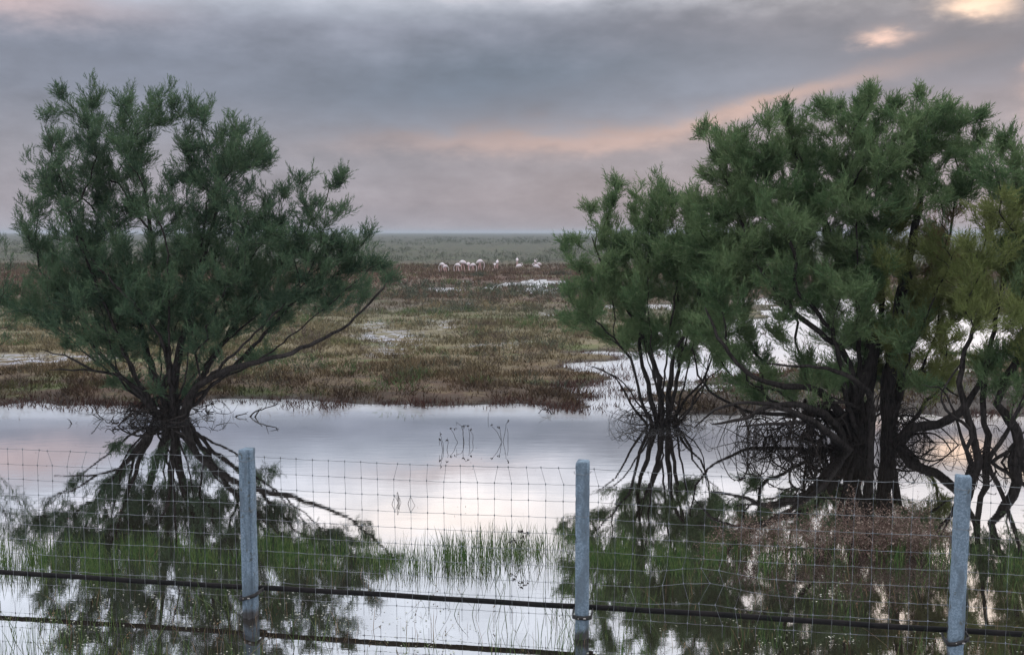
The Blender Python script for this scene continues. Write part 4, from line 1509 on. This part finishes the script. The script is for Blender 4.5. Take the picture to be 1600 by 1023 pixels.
for i_, p_ in enumerate(posts):
    if i_ in (0, 4):
        continue
    po = obj('post', post_mesh(70 + i_), fence, p_ - p1)
    po.rotation_euler = (math.radians((0.0, 0, .3, .2, 0)[i_]), math.radians((0, 0, -.1, .1, 0)[i_]), ang)
    po['label'] = ('', 'concrete post with a raised rib, in front of the left tamarisk', 'concrete post with chipped edges near the middle',
                   'smoother concrete post near the right edge', '')[i_]
    # wire that ties the netting to the post
    for zt in ((.92, 1.0, 1.04)[i_ - 1], 1.335):
        t_ = Acc()
        t_.tube([(-.068, .04, zt + .005), (-.064, -.010, zt), (0.0, -.034, zt - .002), (.030, -.034, zt - .001), (.058, .0, zt + .004), (.064, .05, zt + .008)], .0022, 4)
        obj('tie_wire', t_.mesh('tie_wire', [M_wire]), po)

NET = np.array([-along[1], along[0], 0]) * .118        # netting hangs on the far side of the posts


def fence_pt(s, z):
    """s metres along from the first visible post"""
    d_ = [np.linalg.norm(posts[i_] - p1) * (-1 if i_ == 0 else 1) for i_ in range(5)]
    s = np.clip(s, d_[0], d_[4])
    for i_ in range(4):
        if s <= d_[i_ + 1]:
            t = (s - d_[i_]) / (d_[i_ + 1] - d_[i_])
            return posts[i_] * (1 - t) + posts[i_ + 1] * t + np.array([0, 0, z]) + NET
    return posts[4] + np.array([0, 0, z]) + NET


d_posts = [-np.linalg.norm(posts[0] - p1)] + [np.linalg.norm(p_ - p1) for p_ in posts[1:]]
SP_ = .1385
s_all = np.arange(d_posts[0] + .05, d_posts[4], SP_)
lr = np.random.default_rng(77)
zrows = 1.345 - .1335 * np.arange(10)
sag = lambda s: -.018 * np.sin(np.pi * np.interp(s, d_posts, [0, 1, 2, 3, 4]) % np.pi)
node_z = np.zeros((10, len(s_all)))
node_s = np.zeros((10, len(s_all)))
hump_c = d_posts[2] + .95
for r_i, z in enumerate(zrows):
    for c_i, s0 in enumerate(s_all):
        hump = 0
        if r_i in (6, 7, 8):
            hump = (.055, .075, .035)[r_i - 6] * math.exp(-((s0 - hump_c) / .30) ** 2)
        node_z[r_i, c_i] = z + sag(s0) * (1 - r_i * .06) + lr.normal(0, .0015) + hump
        node_s[r_i, c_i] = s0 + lr.normal(0, .002) + .012 * math.sin(s0 * 1.3) * (r_i / 9 - .4)
for c_i, s0 in enumerate(s_all):          # top squares pulled sideways here and there
    if lr.random() < .6:
        node_s[0, c_i] += lr.choice([-1, 1, 1]) * lr.uniform(.012, .045)
    if abs(s0 - hump_c) < .6:
        for r_i in (6, 7, 8, 9):
            node_s[r_i, c_i] += lr.normal(0, .022)
for r_i in range(10):
    a = Acc()
    pts = []
    for c_i in range(len(s_all)):
        pts.append(fence_pt(node_s[r_i, c_i], node_z[r_i, c_i]) - p1)
        if c_i < len(s_all) - 1:
            pts.append(fence_pt((node_s[r_i, c_i] + node_s[r_i, c_i + 1]) / 2, (node_z[r_i, c_i] + node_z[r_i, c_i + 1]) / 2 - .0025) - p1)
    a.tube(pts, .0016 if r_i else .0019, 4)
    obj('line_wire', a.mesh('line_wire', [M_wire]), fence)
knots = Acc()
for c_i in range(len(s_all)):
    a = Acc()
    pts = [fence_pt(node_s[r_i, c_i], node_z[r_i, c_i]) - p1 for r_i in range(10)]
    fin = []
    for i_ in range(9):
        fin.append(pts[i_])
        fin.append((pts[i_] + pts[i_ + 1]) / 2 + along * lr.normal(0, .0015))
    fin.append(pts[-1])
    fin.append(pts[-1] + np.array([0, 0, -.10]))
    a.tube(fin, .0015, 4)
    obj('stay_wire', a.mesh('stay_wire', [M_wire]), fence)
    for q_ in pts:
        knots.tube([q_ - [0, 0, .008], q_, q_ + [0, 0, .010]], [.003, .0055, .003], 5)
kn = obj('wire_knots', knots.mesh('wire_knots', [M_wire]), fence, kind='stuff')

# black pipe tied along the foot of the fence
PIPE = NET * 1.35
pts = []
for s0 in np.linspace(d_posts[0], d_posts[4], 80):
    pts.append(fence_pt(s0, .205 + .004 * math.sin(s0 * 2.1) + .0015 * math.sin(s0 * 7)) + (PIPE - NET))
pipe_o = obj('water_pipe', None, None, p1, 'black plastic pipe strapped along the foot of the wire fence', 'pipe')
a = Acc()
a.tube([q_ - p1 for q_ in pts], .022, 10)
obj('pipe', a.mesh('pipe', [M_black], smooth=True), pipe_o)
for i_, tilt in ((1, .05), (2, 0.0), (3, .06)):
    a = Acc()
    z0 = .19
    hw = .072
    loop = [(-hw, -.02, -tilt * .6), (-.03, -.046, -tilt * .3), (.03, -.046, tilt * .2), (hw, -.02, tilt * .5), (hw + .004, .09, tilt * .5), (hw, .19, .0),
            (0, .20, 0), (-hw, .19, 0), (-hw - .004, .09, -tilt * .6), (-hw, -.02, -tilt * .6)]
    Rz = Matrix.Rotation(ang, 3, 'Z')
    L_ = [np.array(Rz @ Vector((u0, v0, 0))) + np.array([0, 0, z0 + w0 * .8]) + posts[i_] - p1 for u0, v0, w0 in loop]
    # a flat band
    for e_, g_ in zip(L_[:-1], L_[1:]):
        up = np.array([0, 0, .016])
        nrm = norm(np.cross(g_ - e_, up)) * .004
        V8 = [e_ - up, g_ - up, g_ + up, e_ + up]
        V8 = [v + nrm for v in V8] + [v - nrm for v in V8]
        a.add(V8, [[0, 1, 2, 3], [7, 6, 5, 4], [0, 4, 5, 1], [3, 2, 6, 7], [0, 3, 7, 4], [1, 5, 6, 2]])
    so = obj('strap', a.mesh('strap', [M_strap]), pipe_o)
    a = Acc()
    c0 = posts[i_] - p1 + np.array(Rz @ Vector((.026, -.054, 0))) + np.array([0, 0, z0])
    a.box(c0, (.020, .006, .009), np.array(Rz))
    a.box(c0 + np.array(Rz @ Vector((-.05, 0.006, -.006))), (.008, .006, .008), np.array(Rz))
    obj('buckle', a.mesh('buckle', [M_buckle]), so)
